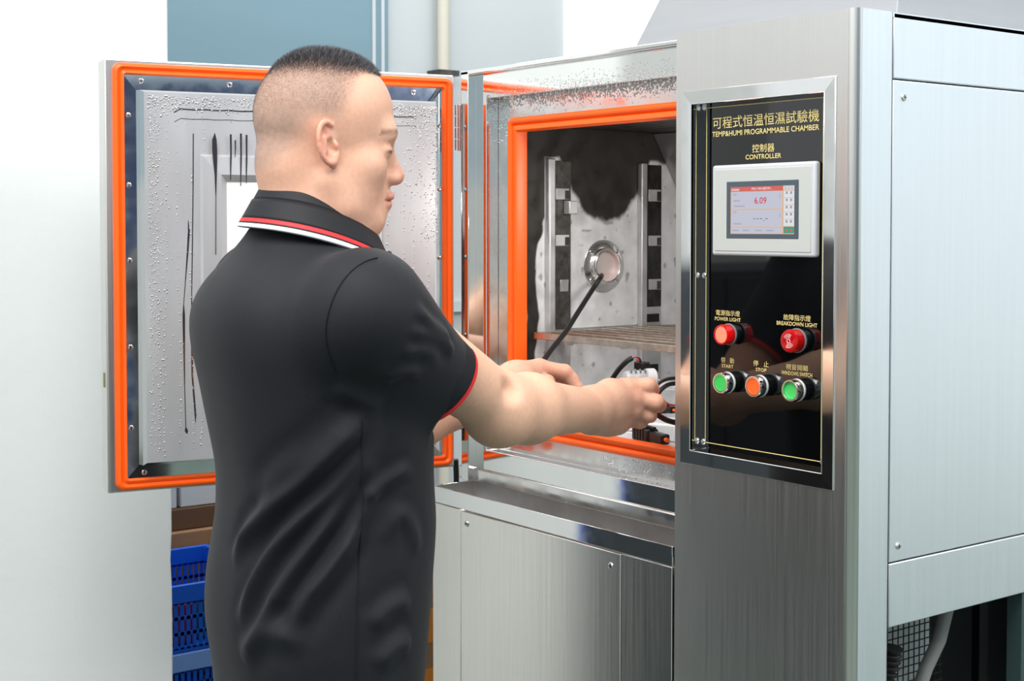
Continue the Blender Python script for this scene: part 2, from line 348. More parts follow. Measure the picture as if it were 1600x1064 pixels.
# --- lamps and push buttons (axis along -y)
def lathe_y(prof, c, n=36): return MB().lathe([(r, c[1] - h * 0.82) for r, h in prof], n, (c[0], 0, c[2]), 'y')
KN = mat('knurled_black', (26, 27, 29), 0.35, 0.4)
def push_button(x, z, capcol, capname, recessed):
    c = (x, PY, z)
    o = lathe_y([(0.0, 0.0), (0.0145, 0.0), (0.0145, 0.010), (0.0135, 0.0105), (0.0, 0.0105)], c).build('push_button', KN, CH)
    kn = MB()
    for k in range(30):
        a = 2 * math.pi * k / 30; kn.tube([(x + 0.0146 * math.cos(a), PY, z + 0.0146 * math.sin(a)), (x + 0.0146 * math.cos(a), PY - 0.0078, z + 0.0146 * math.sin(a))], 0.0007, 5)
    kn.build('knurling', KN, o)
    lathe_y([(0.0125, 0.0105), (0.0152, 0.0108), (0.0158, 0.0122), (0.0158, 0.0146), (0.0152, 0.0155), (0.0125, 0.0158)], c).build('gasket_ring', mat('ring_plastic', (205, 207, 208), 0.35), o)
    lathe_y([(0.0125, 0.0158), (0.0150, 0.0158), (0.0154, 0.0175), (0.0154, 0.030), (0.0146, 0.0315), (0.0128, 0.0315), (0.0124, 0.0285), (0.0124, 0.02)], c).build('chrome_collar', CHROME, o)
    h = 0.0275 if recessed else 0.0312
    lathe_y([(0.0123, 0.02), (0.0123, h - 0.0006), (0.0118, h), (0.0102, h), (0.0098, h - 0.0008), (0.0, h - 0.0012)], c).build('button_cap', mat(capname, capcol, 0.35), o)
    return o
push_button(-0.2395, 1.2519, (62, 196, 92), 'green_cap', False)
push_button(-0.1749, 1.2526, (250, 104, 42), 'orange_cap', False)
push_button(-0.1061, 1.2530, (70, 200, 100), 'pale_green_cap', True)
REDL = mat('red_lens', (235, 20, 28), 0.08, trans=0.55, ior=1.45)
def lamp(x, z, r, name, lit):
    c = (x, PY, z); s = r / 0.0155
    o = lathe_y([(0, 0), (0.0135 * s, 0), (0.0135 * s, 0.009), (0, 0.009)], c).build(name, BLACKPL, CH)
    lathe_y([(0.012 * s, 0.009), (0.0152 * s, 0.0092), (0.0158 * s, 0.011), (0.0158 * s, 0.0135), (0.0145 * s, 0.014), (0.012 * s, 0.014)], c).build('grey_ring', mat('lamp_ring', (120, 128, 134), 0.35), o)
    lathe_y([(0.0148 * s, 0.014), (0.0148 * s, 0.03), (0.0142 * s, 0.0318), (0.0128 * s, 0.0325)] + ([(0.0122 * s, 0.031)] if lit else [(0, 0.0328), (0, 0.031), (0.0125 * s, 0.031)]) + [(0.0132 * s, 0.03), (0.0132 * s, 0.014)], c).build('lens', REDL, o)
    if lit:
        lathe_y([(0, 0.014), (0.0122 * s, 0.014), (0.0122 * s, 0.0302), (0.0112 * s, 0.0312), (0, 0.0316)], c).build('lit_core', mat('lit_red', (250, 120, 95), 0.4, emit=(255, 120, 92), estr=0.75), o)
    else:
        lathe_y([(0, 0.014), (0.012 * s, 0.014), (0.012 * s, 0.024), (0, 0.024)], c).build('reflector', mat('dim_red', (200, 20, 30), 0.25), o)
        WL = mat('white_print', (250, 220, 220), 0.5)
        for k, rr in enumerate((0.0025, 0.0045, 0.0065, 0.0085)):
            segs = [(0, 360)] if k == 0 else [(60, 150), (240, 330)]
            for a0, a1 in segs:
                MB().tube([(x + rr * s * math.cos(math.radians(a0 + (a1 - a0) * q / 14)), PY - 0.0271, z + rr * s * math.sin(math.radians(a0 + (a1 - a0) * q / 14))) for q in range(15)], 0.0004, 5).build('sound_mark', WL, o)
    return o
lamp(-0.2383, 1.3223, 0.0155, 'power_lamp', True)
lamp(-0.1073, 1.3215, 0.0168, 'breakdown_lamp', False)

# --- right side: top band, big screwed panel, lower band
sp = MB().box(-0.02, 0.0, 0.0765, 1.0, 1.6785, 1.7665).build('side_top_band', STEEL_SIDE, CH, bevel=0.0015)
big = MB().box(-0.02, 0.0, 0.0765, 1.0, 1.0225, 1.6765).build('side_panel', STEEL_SIDE, CH, bevel=0.0012)
for y, z in ((0.099, 1.654), (0.0958, 1.0428), (0.96, 1.654), (0.96, 1.043)): screw((0.0, y, z), big, '+x')
low = MB().box(-0.02, 0.001, 0.0765, 1.0, 0.933, 1.0205).build('side_lower_band', STEEL_SIDE, CH, bevel=0.0015)
MB().box(-0.06, -0.021, 0.0765, 1.0, 0.94, 1.76).build('inner_frame', DARKSTEEL, CH)
# roof and hood
MB().box(-1.003, 0.0, 0.0745, 1.0, 1.760, 1.7668).build('roof_plate', STEEL_SIDE, CH)
hd = MB(); bx = [(-0.881, 1.767), (-0.222, 1.767), (-0.206, 1.912), (-0.762, 1.912)]
hd.prism(bx, 'y', 0.36, 1.0); hd.build('roof_hood', mat('hood_steel', (186, 187, 190), 0.42, 0.8, noise=0.03, nscale=(3, 3, 60)), CH, bevel=0.003)
# back and underside bay behind the right side
MB().box(-1.0, -0.02, 0.985, 1.0, 0.02, 1.76).build('back_sheet', DULL, CH)
MB().box(-0.34, -0.0, 0.0765, 0.999, 0.02, 0.06).build('base_plate', DARKSTEEL, CH)
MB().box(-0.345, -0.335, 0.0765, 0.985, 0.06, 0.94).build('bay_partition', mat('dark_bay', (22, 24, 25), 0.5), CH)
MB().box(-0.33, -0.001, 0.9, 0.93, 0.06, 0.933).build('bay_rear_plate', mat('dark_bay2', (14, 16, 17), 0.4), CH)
for yy, m_ in ((0.62, DARKSTEEL), (0.40, DARKSTEEL)): MB().box(-0.25, -0.235, yy, yy + 0.025, 0.06, 0.93).build('bay_post', mat('post_dark', (30, 34, 34), 0.4, 0.6), CH)
MB().box(-0.03, -0.005, 0.395, 0.425, 0.06, 0.933).build('bay_post', mat('post_green', (70, 92, 90), 0.4, 0.5), CH)
# wire guard over the condenser
gy0, gy1 = 0.30, 0.475
MB().box(-0.236, -0.230, gy0 - 0.1, gy1, 0.4, 0.93).build('condenser_face', mat('condenser_pale', (206, 208, 206), 0.5), CH)
gd = MB(); k = 0
y = gy0 - 0.08
while y < gy1: gd.tube([(-0.2, y, 0.5), (-0.2, y, 0.925)], 0.0011, 5); y += 0.0135
z = 0.5
while z < 0.925: gd.tube([(-0.2, gy0 - 0.08, z), (-0.2, gy1 - 0.006, z)], 0.0011, 5); z += 0.0125
gd.build('wire_guard', RUBBER, CH)
MB().prism([(0.08, 0.932), (0.135, 0.932), (0.08, 0.87)], 'x', -0.06, -0.057).build('gusset', DULL, CH)
h = [(-0.10, 0.36, 0.95), (-0.10, 0.345, 0.90), (-0.10, 0.325, 0.85), (-0.105, 0.30, 0.81), (-0.11, 0.285, 0.77), (-0.12, 0.27, 0.6), (-0.12, 0.26, 0.07)]
MB().tube(h, 0.0105, 14).build('grey_drain_hose', mat('grey_hose', (150, 152, 146), 0.5), CH)
cor_ = [(-0.03 - 0.0004 * i, 0.125 - 0.00006 * i * i * 0.2, 0.89 - 0.0022 * i) for i in range(190)]
MB().tube(cor_, [0.0125 + 0.0022 * (1 if i % 4 < 2 else -1) for i in range(190)], 12).build('corrugated_conduit', RUBBER, CH)
for q in range(2):
    MB().tube([(-0.03, 0.098 + 0.006 * math.sin(i * 0.55 + q * 2.5), 0.93 - i * 0.01) for i in range(30)], 0.0016, 6).build('red_wire', mat('red_wire', (150, 30, 45), 0.4), CH)

# --- chamber front: stepped steel frame around the opening
OX0, OX1, OZ0, OZ1 = -0.857, -0.42, 1.114, 1.6625
f0 = MB()
f0.box(-0.978, -0.955, 0.052, 0.074, 1.0, 1.768)                                     # hinge-side outer lip
f0.box(-0.978, -0.344, 0.052, 0.074, 1.7615, 1.768)
f0.box(-1.003, -0.978, 0.0705, 0.076, 1.0, 1.766)
f0.build('frame_outer_lip', MIRROR, CH, bevel=0.0012)
f1 = MB()
f1.frame(-0.956, -0.344, 1.024, 1.762, -0.922, -0.36, 1.062, 1.7155, 0.07, 0.098)
f1.build('frame_flange', MIRROR, CH, bevel=0.0012)
f2 = MB().frame(-0.925, -0.36, 1.058, 1.7185, -0.878, -0.41, 1.104, 1.671, 0.098, 0.118)
fl2 = f2.build('frame_inner_ledge', FRAME_STEEL, CH, bevel=0.0012)
MB().box(-1.003, -0.344, 0.064, 0.10, 1.0, 1.0245).build('frame_sill', FRAME_STEEL, CH, bevel=0.002)
# outer shell of the insulated box
MB().frame(-1.003, -0.344, 0.9, 1.7655, -0.9, -0.40, 1.08, 1.69, 0.099, 0.60).build('chamber_shell', STEEL_SIDE, CH)
# orange silicone gasket with a lip
def rrect(x0, x1, z0, z1, r, n=6):
    p = []
    for cx, cz, a in ((x1 - r, z0 + r, -90), (x1 - r, z1 - r, 0), (x0 + r, z1 - r, 90), (x0 + r, z0 + r, 180)): p += arc(cx, cz, r, a, a + 90, n)
    return p
def gasket(mb, x0, x1, z0, z1, w, prof, r=0.012):
    # prof: list of (inset, height) going round the lip section; height along -y (or door normal through T)
    rings = [rrect(x0 + i, x1 - i, z0 + i, z1 - i, max(0.003, r - i * 0.5)) for i, _ in prof]
    n = len(rings[0]); vs = [(x, h, z) for ring, (_, h) in zip(rings, prof) for x, z in ring]
    m = len(prof); mb.add(vs, [(a * n + k, a * n + (k + 1) % n, ((a + 1) % m) * n + (k + 1) % n, ((a + 1) % m) * n + k) for a in range(m) for k in range(n)])
g = MB(); gasket(g, -0.886, -0.405, 1.0945, 1.6785, 0.03, [(0.0, 0.1), (0.0, 0.094), (0.003, 0.090), (0.009, 0.0895), (0.012, 0.0935), (0.0135, 0.0965), (0.016, 0.0925), (0.0235, 0.0915), (0.0255, 0.095), (0.0255, 0.118), (0.015, 0.118)])
g.build('opening_gasket', ORANGE, CH, angle=60)

# --- inside of the chamber
def colored_grid(name, fn, cfn, nu, nv, parent, m=None):
    me = MB().grid(fn, nu, nv).mesh(name, recalc=False)
    n = len(me.vertices); co = np.empty(n * 3); me.vertices.foreach_get('co', co); co = co.reshape(n, 3)
    ca = me.color_attributes.new('Col', 'FLOAT_COLOR', 'POINT'); c = np.ones((n, 4)); c[:, :3] = cfn(co); ca.data.foreach_set('color', c.ravel())
    return link(name, me, m or LINER, parent)
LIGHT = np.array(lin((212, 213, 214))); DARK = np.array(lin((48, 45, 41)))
def vnoise(a, b, s, seed=0):
    r = np.random.default_rng(seed).random((64, 64)); x, y = a * s % 63, b * s % 63
    i, j = x.astype(int), y.astype(int); u, v = x - i, y - j; u = u * u * (3 - 2 * u); v = v * v * (3 - 2 * v)
    return (r[i, j] * (1 - u) + r[i + 1, j] * u) * (1 - v) + (r[i, j + 1] * (1 - u) + r[i + 1, j + 1] * u) * v
def sstep(x, a, b): t = np.clip((x - a) / (b - a), 0, 1); return t * t * (3 - 2 * t)
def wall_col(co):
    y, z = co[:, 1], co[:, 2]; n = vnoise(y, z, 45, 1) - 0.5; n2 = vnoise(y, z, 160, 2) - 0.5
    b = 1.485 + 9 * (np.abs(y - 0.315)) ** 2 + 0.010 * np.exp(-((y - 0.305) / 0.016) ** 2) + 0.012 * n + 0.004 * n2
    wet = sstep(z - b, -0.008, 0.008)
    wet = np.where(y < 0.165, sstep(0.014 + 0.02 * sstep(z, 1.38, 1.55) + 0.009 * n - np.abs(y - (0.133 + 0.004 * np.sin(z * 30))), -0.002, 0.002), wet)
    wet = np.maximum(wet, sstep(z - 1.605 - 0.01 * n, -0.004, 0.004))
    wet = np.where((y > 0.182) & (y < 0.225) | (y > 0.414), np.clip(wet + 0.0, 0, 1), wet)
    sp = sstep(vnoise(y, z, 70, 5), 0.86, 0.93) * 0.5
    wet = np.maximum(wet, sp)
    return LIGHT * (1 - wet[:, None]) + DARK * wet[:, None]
LX = -0.868
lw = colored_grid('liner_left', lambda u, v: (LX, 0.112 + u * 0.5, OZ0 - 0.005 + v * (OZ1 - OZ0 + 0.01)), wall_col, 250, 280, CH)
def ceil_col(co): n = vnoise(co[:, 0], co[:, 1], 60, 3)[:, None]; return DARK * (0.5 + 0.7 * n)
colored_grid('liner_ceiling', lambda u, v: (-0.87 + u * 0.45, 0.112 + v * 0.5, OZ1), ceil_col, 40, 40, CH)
def fl_col(co): n = vnoise(co[:, 0], co[:, 1], 50, 4)[:, None]; return LIGHT * (0.75 + 0.3 * n)
colored_grid('liner_floor', lambda u, v: (-0.87 + u * 0.45, 0.112 + v * 0.5, OZ0), fl_col, 40, 40, CH)
colored_grid('liner_back', lambda u, v: (-0.87 + u * 0.45, 0.612, OZ0 + v * (OZ1 - OZ0)), fl_col, 20, 20, CH)
colored_grid('liner_right', lambda u, v: (-0.42, 0.112 + u * 0.5, OZ0 + v * (OZ1 - OZ0)), fl_col, 20, 20, CH)
# ribs and slotted shelf rails on the left liner wall
WETRAIL = mat('wet_rail', (92, 90, 86), 0.35, 0.7, noise=0.45, nscale=(70, 70, 70))
WETDARK = mat('wet_rail_dark', (52, 50, 46), 0.3, 0.6, noise=0.5, nscale=(70, 70, 40))
for y0, y1, zt in ((0.166, 0.182, 1.606), (0.397, 0.413, 1.603)):
    MB().box(LX, LX + 0.013, y0, y1, 1.116, zt).build('wall_rib', DULL, CH, bevel=0.003, seg=3)
for q, (y0, y1, zt, zb, tabs) in enumerate(((0.183, 0.2255, 1.602, 1.285, ((0.188, 0.2206, 1.5295, 1.5507), (0.188, 0.2206, 1.4425, 1.4632), (0.199, 0.2194, 1.3566, 1.3789))),
                             (0.414, 0.458, 1.600, 1.32, ((0.4224, 0.455, 1.5283, 1.5519), (0.4228, 0.4554, 1.4406, 1.4611), (0.4232, 0.4559, 1.354, 1.375))))):
    r = MB().box(LX, LX + 0.004, y0, y1, zb, zt).build('shelf_rail', WETRAIL if q == 0 else WETDARK, CH, bevel=0.001)
    MB().box(LX, LX + 0.003, y0, y1, 1.116, zb).build('shelf_rail', DULL, CH)
    for a, b, c, d in tabs:
        MB().box(LX + 0.003, LX + 0.0052, a, b, c, d).build('rail_slot', DULL, r, bevel=0.0008)
        MB().box(LX + 0.0052, LX + 0.0058, a + 0.022, b - 0.001, c + 0.001, d - 0.004).build('slot_shadow_gap', DARKSTEEL, r)
    if q == 0: MB().box(LX + 0.004, LX + 0.022, 0.207, 0.228, 1.502, 1.527).build('shelf_clip', DULL, r, bevel=0.002)
MB().box(LX, LX + 0.0025, 0.226, 0.396, 1.2845, 1.2868).build('plate_edge', DULL, CH)
for a, b, c, d in ((0.42, 0.452, 1.29, 1.306), (0.42, 0.45, 1.19, 1.206)): MB().box(LX + 0.003, LX + 0.0045, a, b, c, d).build('rail_hole', mat('hole_black', (14, 13, 12), 0.6), CH)
# deflector at the top rear
df = MB(); df.prism([(0.437, 1.6615), (0.452, 1.6615), (0.545, 1.505), (0.53, 1.505)], 'x', LX + 0.001, -0.45); df.build('air_deflector', mat('deflector_steel', (150, 150, 148), 0.35, 0.8), CH, bevel=0.001)
# cable port: flange, raised collar, dark bore, four screws
pc = (0.309, 1.403)
def lathe_x(prof, n=40): return MB().lathe([(r, LX + h) for r, h in prof], n, (0, pc[0], pc[1]), 'x')
port = lathe_x([(0.03, 0.001), (0.0505, 0.001), (0.0505, 0.0028), (0.05, 0.0034), (0.036, 0.0034), (0.035, 0.004), (0.0335, 0.015), (0.0325, 0.0165), (0.030, 0.0165), (0.029, 0.0155), (0.029, 0.001)]).build('cable_port', FRAME_STEEL, CH)
lathe_x([(0.029, 0.002), (0.029, 0.014), (0.0285, 0.014), (0.0285, 0.003), (0.0, 0.003)]).build('port_bore', mat('port_liner', (214, 200, 196), 0.3, 0.4), port)
for a in (40, 140, 220, 320):
    screw((LX + 0.0034, pc[0] + 0.0425 * math.cos(math.radians(a)), pc[1] + 0.0425 * math.sin(math.radians(a))), port, '+x', 0.85, sub=False)

# --- drip tray and lower cabinet
TX0, TX1 = -0.998, -0.3455
tr = MB(); t = 0.002
tr.box(TX0, TX1, 0.0, t, 0.9625, 0.9925); tr.box(TX0, TX0 + t, t, 0.098, 0.9625, 0.9925); tr.box(TX1 - t, TX1, t, 0.098, 0.9625, 0.9925)
tr.build('drip_tray', MIRROR, CH, bevel=0.0006, seg=1)
MB().box(TX0 + t, TX1 - t, t, 0.098, 0.944, 0.947).build('tray_floor', mat('wet_tray', (150, 146, 140), 0.4, 0.6, noise=0.25, nscale=(30, 30, 30)), CH)
MB().box(TX0 + t, TX1 - t, 0.092, 0.098, 0.947, 1.0).build('tray_back', DULL, CH)
MB().box(-0.998, -0.346, 0.0135, 0.6, 0.02, 0.943).build('cabinet_carcass', DARKSTEEL, CH)
MB().box(-0.998, -0.9065, 0.0, 0.013, 0.03, 0.961).build('cabinet_stile', STEEL_CAB, CH, bevel=0.001)
cabp = MB().box(-0.905, -0.4637, -0.0005, 0.013, 0.03, 0.9595).build('cabinet_front_panel', STEEL_CAB, CH, bevel=0.0012)
for x, z in ((-0.8854, 0.9387), (-0.4863, 0.9369), (-0.8854, 0.06), (-0.4863, 0.06)): screw((x, -0.0005, z), cabp, scale=1.15)
MB().box(-0.4617, -0.3457, 0.0, 0.013, 0.03, 0.961).build('cabinet_narrow_panel', STEEL_CAB, CH, bevel=0.001)
MB().box(-1.003, -0.004, 0.05, 0.95, 0.0, 0.021).build('plinth', DARKSTEEL, CH)

# --- open door, hinged at the left of the frame
DB = np.array([-1.022, 0.062, 0.0]); dd = np.array([-0.1982, -0.98016, 0.0]); nn = np.array([0.98016, -0.1982, 0.0])
def TD(p): q = DB + dd * p[0] + nn * (-p[1]); return (q[0], q[1], p[2])     # local: x along the leaf, y = minus inner normal, z up
DL = 0.646; DZ0, DZ1 = 1.018, 1.7665
door = MB(TD)
door.frame(-0.004, DL, DZ0, DZ1, 0.205, 0.443, 1.23, 1.5575, 0.0, 0.058)
door = door.build('chamber_door', STEEL, CH, bevel=0.0025)
lf = MB(TD); gasket(lf, 0.001, 0.633, 1.022, 1.760, 0.016, [(0.0, 0.0), (0.0, -0.006), (0.003, -0.011), (0.007, -0.0115), (0.0095, -0.007), (0.0115, -0.0065), (0.014, -0.01), (0.0175, -0.011), (0.0195, -0.006), (0.0195, 0.0)], 0.014)
lf.build('door_gasket', ORANGE, door, angle=60)
# sloping polished surround, then the raised plug
def ring_slope(mb, a, b):       # a,b: (x0,x1,z0,z1,y)
    va = [(a[0], a[4], a[2]), (a[1], a[4], a[2]), (a[1], a[4], a[3]), (a[0], a[4], a[3])]; vb = [(b[0], b[4], b[2]), (b[1], b[4], b[2]), (b[1], b[4], b[3]), (b[0], b[4], b[3])]
    mb.add(va + vb, [(k, (k + 1) % 4, 4 + (k + 1) % 4, 4 + k) for k in range(4)])
s1 = MB(TD); R0 = (0.0185, 0.6165, 1.0395, 1.7415, -0.0035); R1 = (0.044, 0.594, 1.066, 1.7135, -0.006)
ring_slope(s1, R0, R1); s1.build('polished_surround', MIRROR, door, smooth=False)
s2 = MB(TD); R2 = (0.046, 0.5925, 1.068, 1.712, -0.032); R3 = (0.049, 0.586, 1.072, 1.709, -0.034)
ring_slope(s2, R1, R2); ring_slope(s2, R2, R3); s2.build('plug_side', MIRROR, door, smooth=False)
WX0, WX1, WZ0, WZ1 = 0.205, 0.443, 1.23, 1.5575
pl = MB(TD)
Ra = R3; Rb = (WX0 - 0.052, WX1 + 0.048, WZ0 - 0.047, WZ1 + 0.047, -0.034); Rc = (Rb[0] + 0.004, Rb[1] - 0.004, Rb[2] + 0.004, Rb[3] - 0.004, -0.039)
Rd = (WX0 - 0.012, WX1 + 0.012, WZ0 - 0.012, WZ1 + 0.012, -0.041); Re = (WX0, WX1, WZ0, WZ1, -0.03)
ring_slope(pl, Ra, Rb); pl.build('plug_panel', DOORPAN, door, smooth=False)
wf = MB(TD); ring_slope(wf, Rb, Rc); ring_slope(wf, Rc, Rd); ring_slope(wf, Rd, Re); wf.build('window_surround', DOORPAN, door, smooth=False)
# the viewing window: opaque white frosted pane in front, clear glass behind
wt = MB(TD); ring_slope(wt, (WX0, WX1, WZ0, WZ1, -0.03), (WX0, WX1, WZ0, WZ1, 0.002)); wt.build('window_tunnel', DOORPAN, door, smooth=False)
for y_, gm in ((-0.029, mat('frosted_pane', (250, 254, 252), 0.2, coat=0.3)), (0.050, GLASS)): MB(TD).box(WX0 - 0.0005, WX1 + 0.0005, y_, y_ + 0.004, WZ0 - 0.0005, WZ1 + 0.0005).build('window_pane', gm, door)
def door_screw(a, z, off=0.005):
    p = TD((a, -off, z)); s = link('screw', SCREW, None, door, p); s.rotation_euler = Vector(nn).to_track_quat('Z', 'Y').to_euler(); s.scale = (0.9,) * 3
for a in (0.08, 0.26, 0.43, 0.585): door_screw(a, 1.7305); door_screw(a, 1.0515)
for z in (1.13, 1.27, 1.42, 1.55, 1.67): door_screw(0.028, z); door_screw(0.607, z)
# door hinges
for z0 in (1.6228, 1.09):
    hg = MB().box(-1.0195, -1.0035, 0.0725, 0.0745, z0, z0 + 0.0876).build('door_hinge', FRAME_STEEL, CH, bevel=0.001)
    for k in range(4): MB().tube([(-1.0125, 0.0680, z0 + 0.001 + k * 0.0219), (-1.0125, 0.0680, z0 + 0.0209 + k * 0.0219)], 0.0052, 14).build('hinge_knuckle', CHROME, hg)
# latch dimple on the free edge of the door
MB(TD).box(DL - 0.0005, DL + 0.0012, 0.02, 0.032, 1.20, 1.225).build('latch_plate', mat('brass_dull', (150, 140, 100), 0.5, 0.8), door)

# --- condensation: drops on door plug and frame
def dome(mb, P, n, r, h, el=1.0, seg=7):
    P = np.array(P); n = np.array(n); up = np.array([0, 0, 1.0]); u = np.cross(up, n); u /= np.linalg.norm(u); w = np.cross(n, u)
    vs = []
    for rr, hh in ((1.0, 0.0), (0.78, 0.62), (0.4, 0.92)):
        for k in range(seg):
            a = 2 * math.pi * k / seg; vs.append(P + r * rr * (u * math.cos(a) + w * el * math.sin(a)) + n * h * hh)
    vs.append(P + n * h)
    fs = [(i * seg + k, i * seg + (k + 1) % seg, (i + 1) * seg + (k + 1) % seg, (i + 1) * seg + k) for i in range(2) for k in range(seg)] + [(2 * seg + k, 2 * seg + (k + 1) % seg, 3 * seg) for k in range(seg)]
    mb.add(vs, fs)
def on_door(a, z, off): q = DB + dd * a + nn * off; return (q[0], q[1], z)
dr = MB()
for i in range(900):                                   # thick band under the top edge of the plug
    a = 0.055 + 0.525 * random.random(); d = abs(random.gauss(0, 0.016)) + 0.002
    dome(dr, on_door(a, 1.706 - d, 0.034), nn, 0.0006 + 0.0016 * random.random() ** 2, 0.0009, 1.2)
for i in range(700):                                   # columns of drops along the left side of the plug
    a = 0.58 - abs(random.gauss(0, 0.014)); z = 1.70 - 0.6 * random.random() ** 1.6
    dome(dr, on_door(a, z, 0.034), nn, 0.0005 + 0.0011 * random.random() ** 2, 0.0008, 1.2)
for a0 in (0.565, 0.55, 0.53, 0.505, 0.485, 0.45, 0.42, 0.14, 0.11, 0.09, 0.07):
    z = 1.69 - 0.15 * random.random(); a = a0
    while z > 1.09:
        z -= 0.003 + 0.012 * random.random(); a += random.gauss(0, 0.0007)
        if random.random() < 0.7 and not (WX0 - 0.05 < a < WX1 + 0.05 and 1.18 < z < 1.61): dome(dr, on_door(a, z, 0.034), nn, 0.0006 + 0.0009 * random.random(), 0.0007, 1.5)
for i in range(500):
    a = 0.06 + 0.52 * random.random(); z = 1.09 + 0.6 * random.random()
    if not (WX0 - 0.05 < a < WX1 + 0.05 and 1.18 < z < 1.61): dome(dr, on_door(a, z, 0.034), nn, 0.0005 + 0.0009 * random.random() ** 2, 0.0006)
for i in range(500):
    a = 0.045 + 0.06 * random.random() ** 2; z = 1.70 - 0.25 * random.random() ** 2
    dome(dr, on_door(a, z, 0.034), nn, 0.0007 + 0.0014 * random.random() ** 2, 0.0009)
tag(dr.build('condensation_drops', WATER, door, recalc=False), None, None, kind='stuff')
# wiped, running streaks where the mist is gone and the bare metal shows
WET = mat('wet_streak', (140, 128, 124), 0.1, 0.9)
stk = MB()
def streak(pts, off=0.0344):
    vs = []
    for a, z, w in pts: vs += [on_door(a - w, z, off), on_door(a + w, z, off)]
    stk.add(vs, [(2 * i, 2 * i + 1, 2 * i + 3, 2 * i + 2) for i in range(len(pts) - 1)])
streak([(0.466, 1.642, 0.0002), (0.467, 1.63, 0.004), (0.4665, 1.612, 0.0045), (0.466, 1.60, 0.004), (0.465, 1.57, 0.002), (0.465, 1.53, 0.0006), (0.466, 1.43, 0.0007)], 0.0414)
for a, t0, t1, w in ((0.438, 1.64, 1.56, 0.0018), (0.43, 1.63, 1.60, 0.0014), (0.42, 1.642, 1.55, 0.0018), (0.41, 1.64, 1.555, 0.0018)):
    streak([(a, t0, w), (a, (t0 + t1) / 2, w * 0.8), (a + 0.001, t1, w * 0.4)], 0.0414)
streak([(0.512, 1.49, 0.0004), (0.511, 1.47, 0.0018), (0.513, 1.44, 0.0016), (0.518, 1.38, 0.0007), (0.521, 1.345, 0.0006), (0.521, 1.325, 0.0022), (0.521, 1.30, 0.002), (0.5205, 1.2, 0.0007), (0.519, 1.13, 0.0007), (0.518, 1.124, 0.003), (0.517, 1.118, 0.0005)])
streak([(0.502, 1.64, 0.0009), (0.503, 1.55, 0.0009), (0.505, 1.45, 0.0009), (0.507, 1.36, 0.0008), (0.507, 1.28, 0.002), (0.507, 1.22, 0.0015), (0.502, 1.15, 0.0016), (0.502, 1.137, 0.0003)])
streak([(0.48 - 0.0, 1.118, 0.0001), (0.46, 1.119, 0.001), (0.30, 1.12, 0.001)])
for zc, w in ((1.6815, 0.0011), (1.665, 0.0005)):
    pts = []
    for i in range(40):
        a = 0.535 - i * 0.0115; pts.append((a, zc + 0.0005 * math.sin(i * 1.7) - (0.006 if i == 0 else 0), w))
    vs = []
    for a, z, w_ in pts: vs += [on_door(a, z - w_, 0.0344), on_door(a, z + w_, 0.0344)]
    stk.add(vs, [(2 * i, 2 * i + 1, 2 * i + 3, 2 * i + 2) for i in range(len(pts) - 1)])
tag(stk.build('water_streaks', WET, door, recalc=False), None, None, kind='stuff')
# drops on the steel frame head and ledge
d2 = MB(); NY = np.array([0, -1.0, 0])
for i in range(1500):
    x = -0.925 + 0.5 * random.random() ** 0.8; e = abs(random.gauss(0, 0.011))
    dome(d2, (x, 0.098, 1.7155 - e), NY, 0.0006 + 0.0013 * random.random() ** 2, 0.001, 1.2)
for i in range(900):
    x = -0.92 + 0.5 * random.random() ** 0.7; dome(d2, (x, 0.07, 1.7155 + abs(random.gauss(0, 0.011))), NY, 0.0005 + 0.0009 * random.random() ** 2, 0.0007)
for i in range(160):
    dome(d2, (-0.92 + 0.035 * random.random(), 0.098, 1.72 - 0.09 * random.random() ** 2), NY, 0.0005 + 0.001 * random.random(), 0.0008)
for i in range(120):
    x = -0.62 + 0.2 * random.random(); dome(d2, (x, 0.098, 1.064 + 0.026 * random.random()), NY, 0.0007 + 0.0016 * random.random() ** 2, 0.001)
tag(d2.build('condensation_drops', WATER, fl2, recalc=False), None, None, kind='stuff')

# unseen lamp added to brighten the liner, on the right wall behind the column
lampo = MB().box(-0.428, -0.4205, 0.16, 0.30, 1.50, 1.56).build('added_fill_lamp', mat('fill_lamp_face', (240, 240, 235), 0.3), CH, bevel=0.003)
ll = bpy.data.lights.new('added_fill_light', 'AREA'); ll.shape = 'RECTANGLE'; ll.size = 0.13; ll.size_y = 0.05; ll.energy = 1.5; ll.color = (1.0, 0.97, 0.93)
llo = bpy.data.objects.new('added_fill_light', ll); COL.objects.link(llo); llo.location = (-0.431, 0.23, 1.53); llo.rotation_euler = (0, math.radians(90), math.pi); 
llo.rotation_euler = Vector((-1, 0, -0.25)).to_track_quat('-Z', 'Y').to_euler(); attach(llo, lampo)
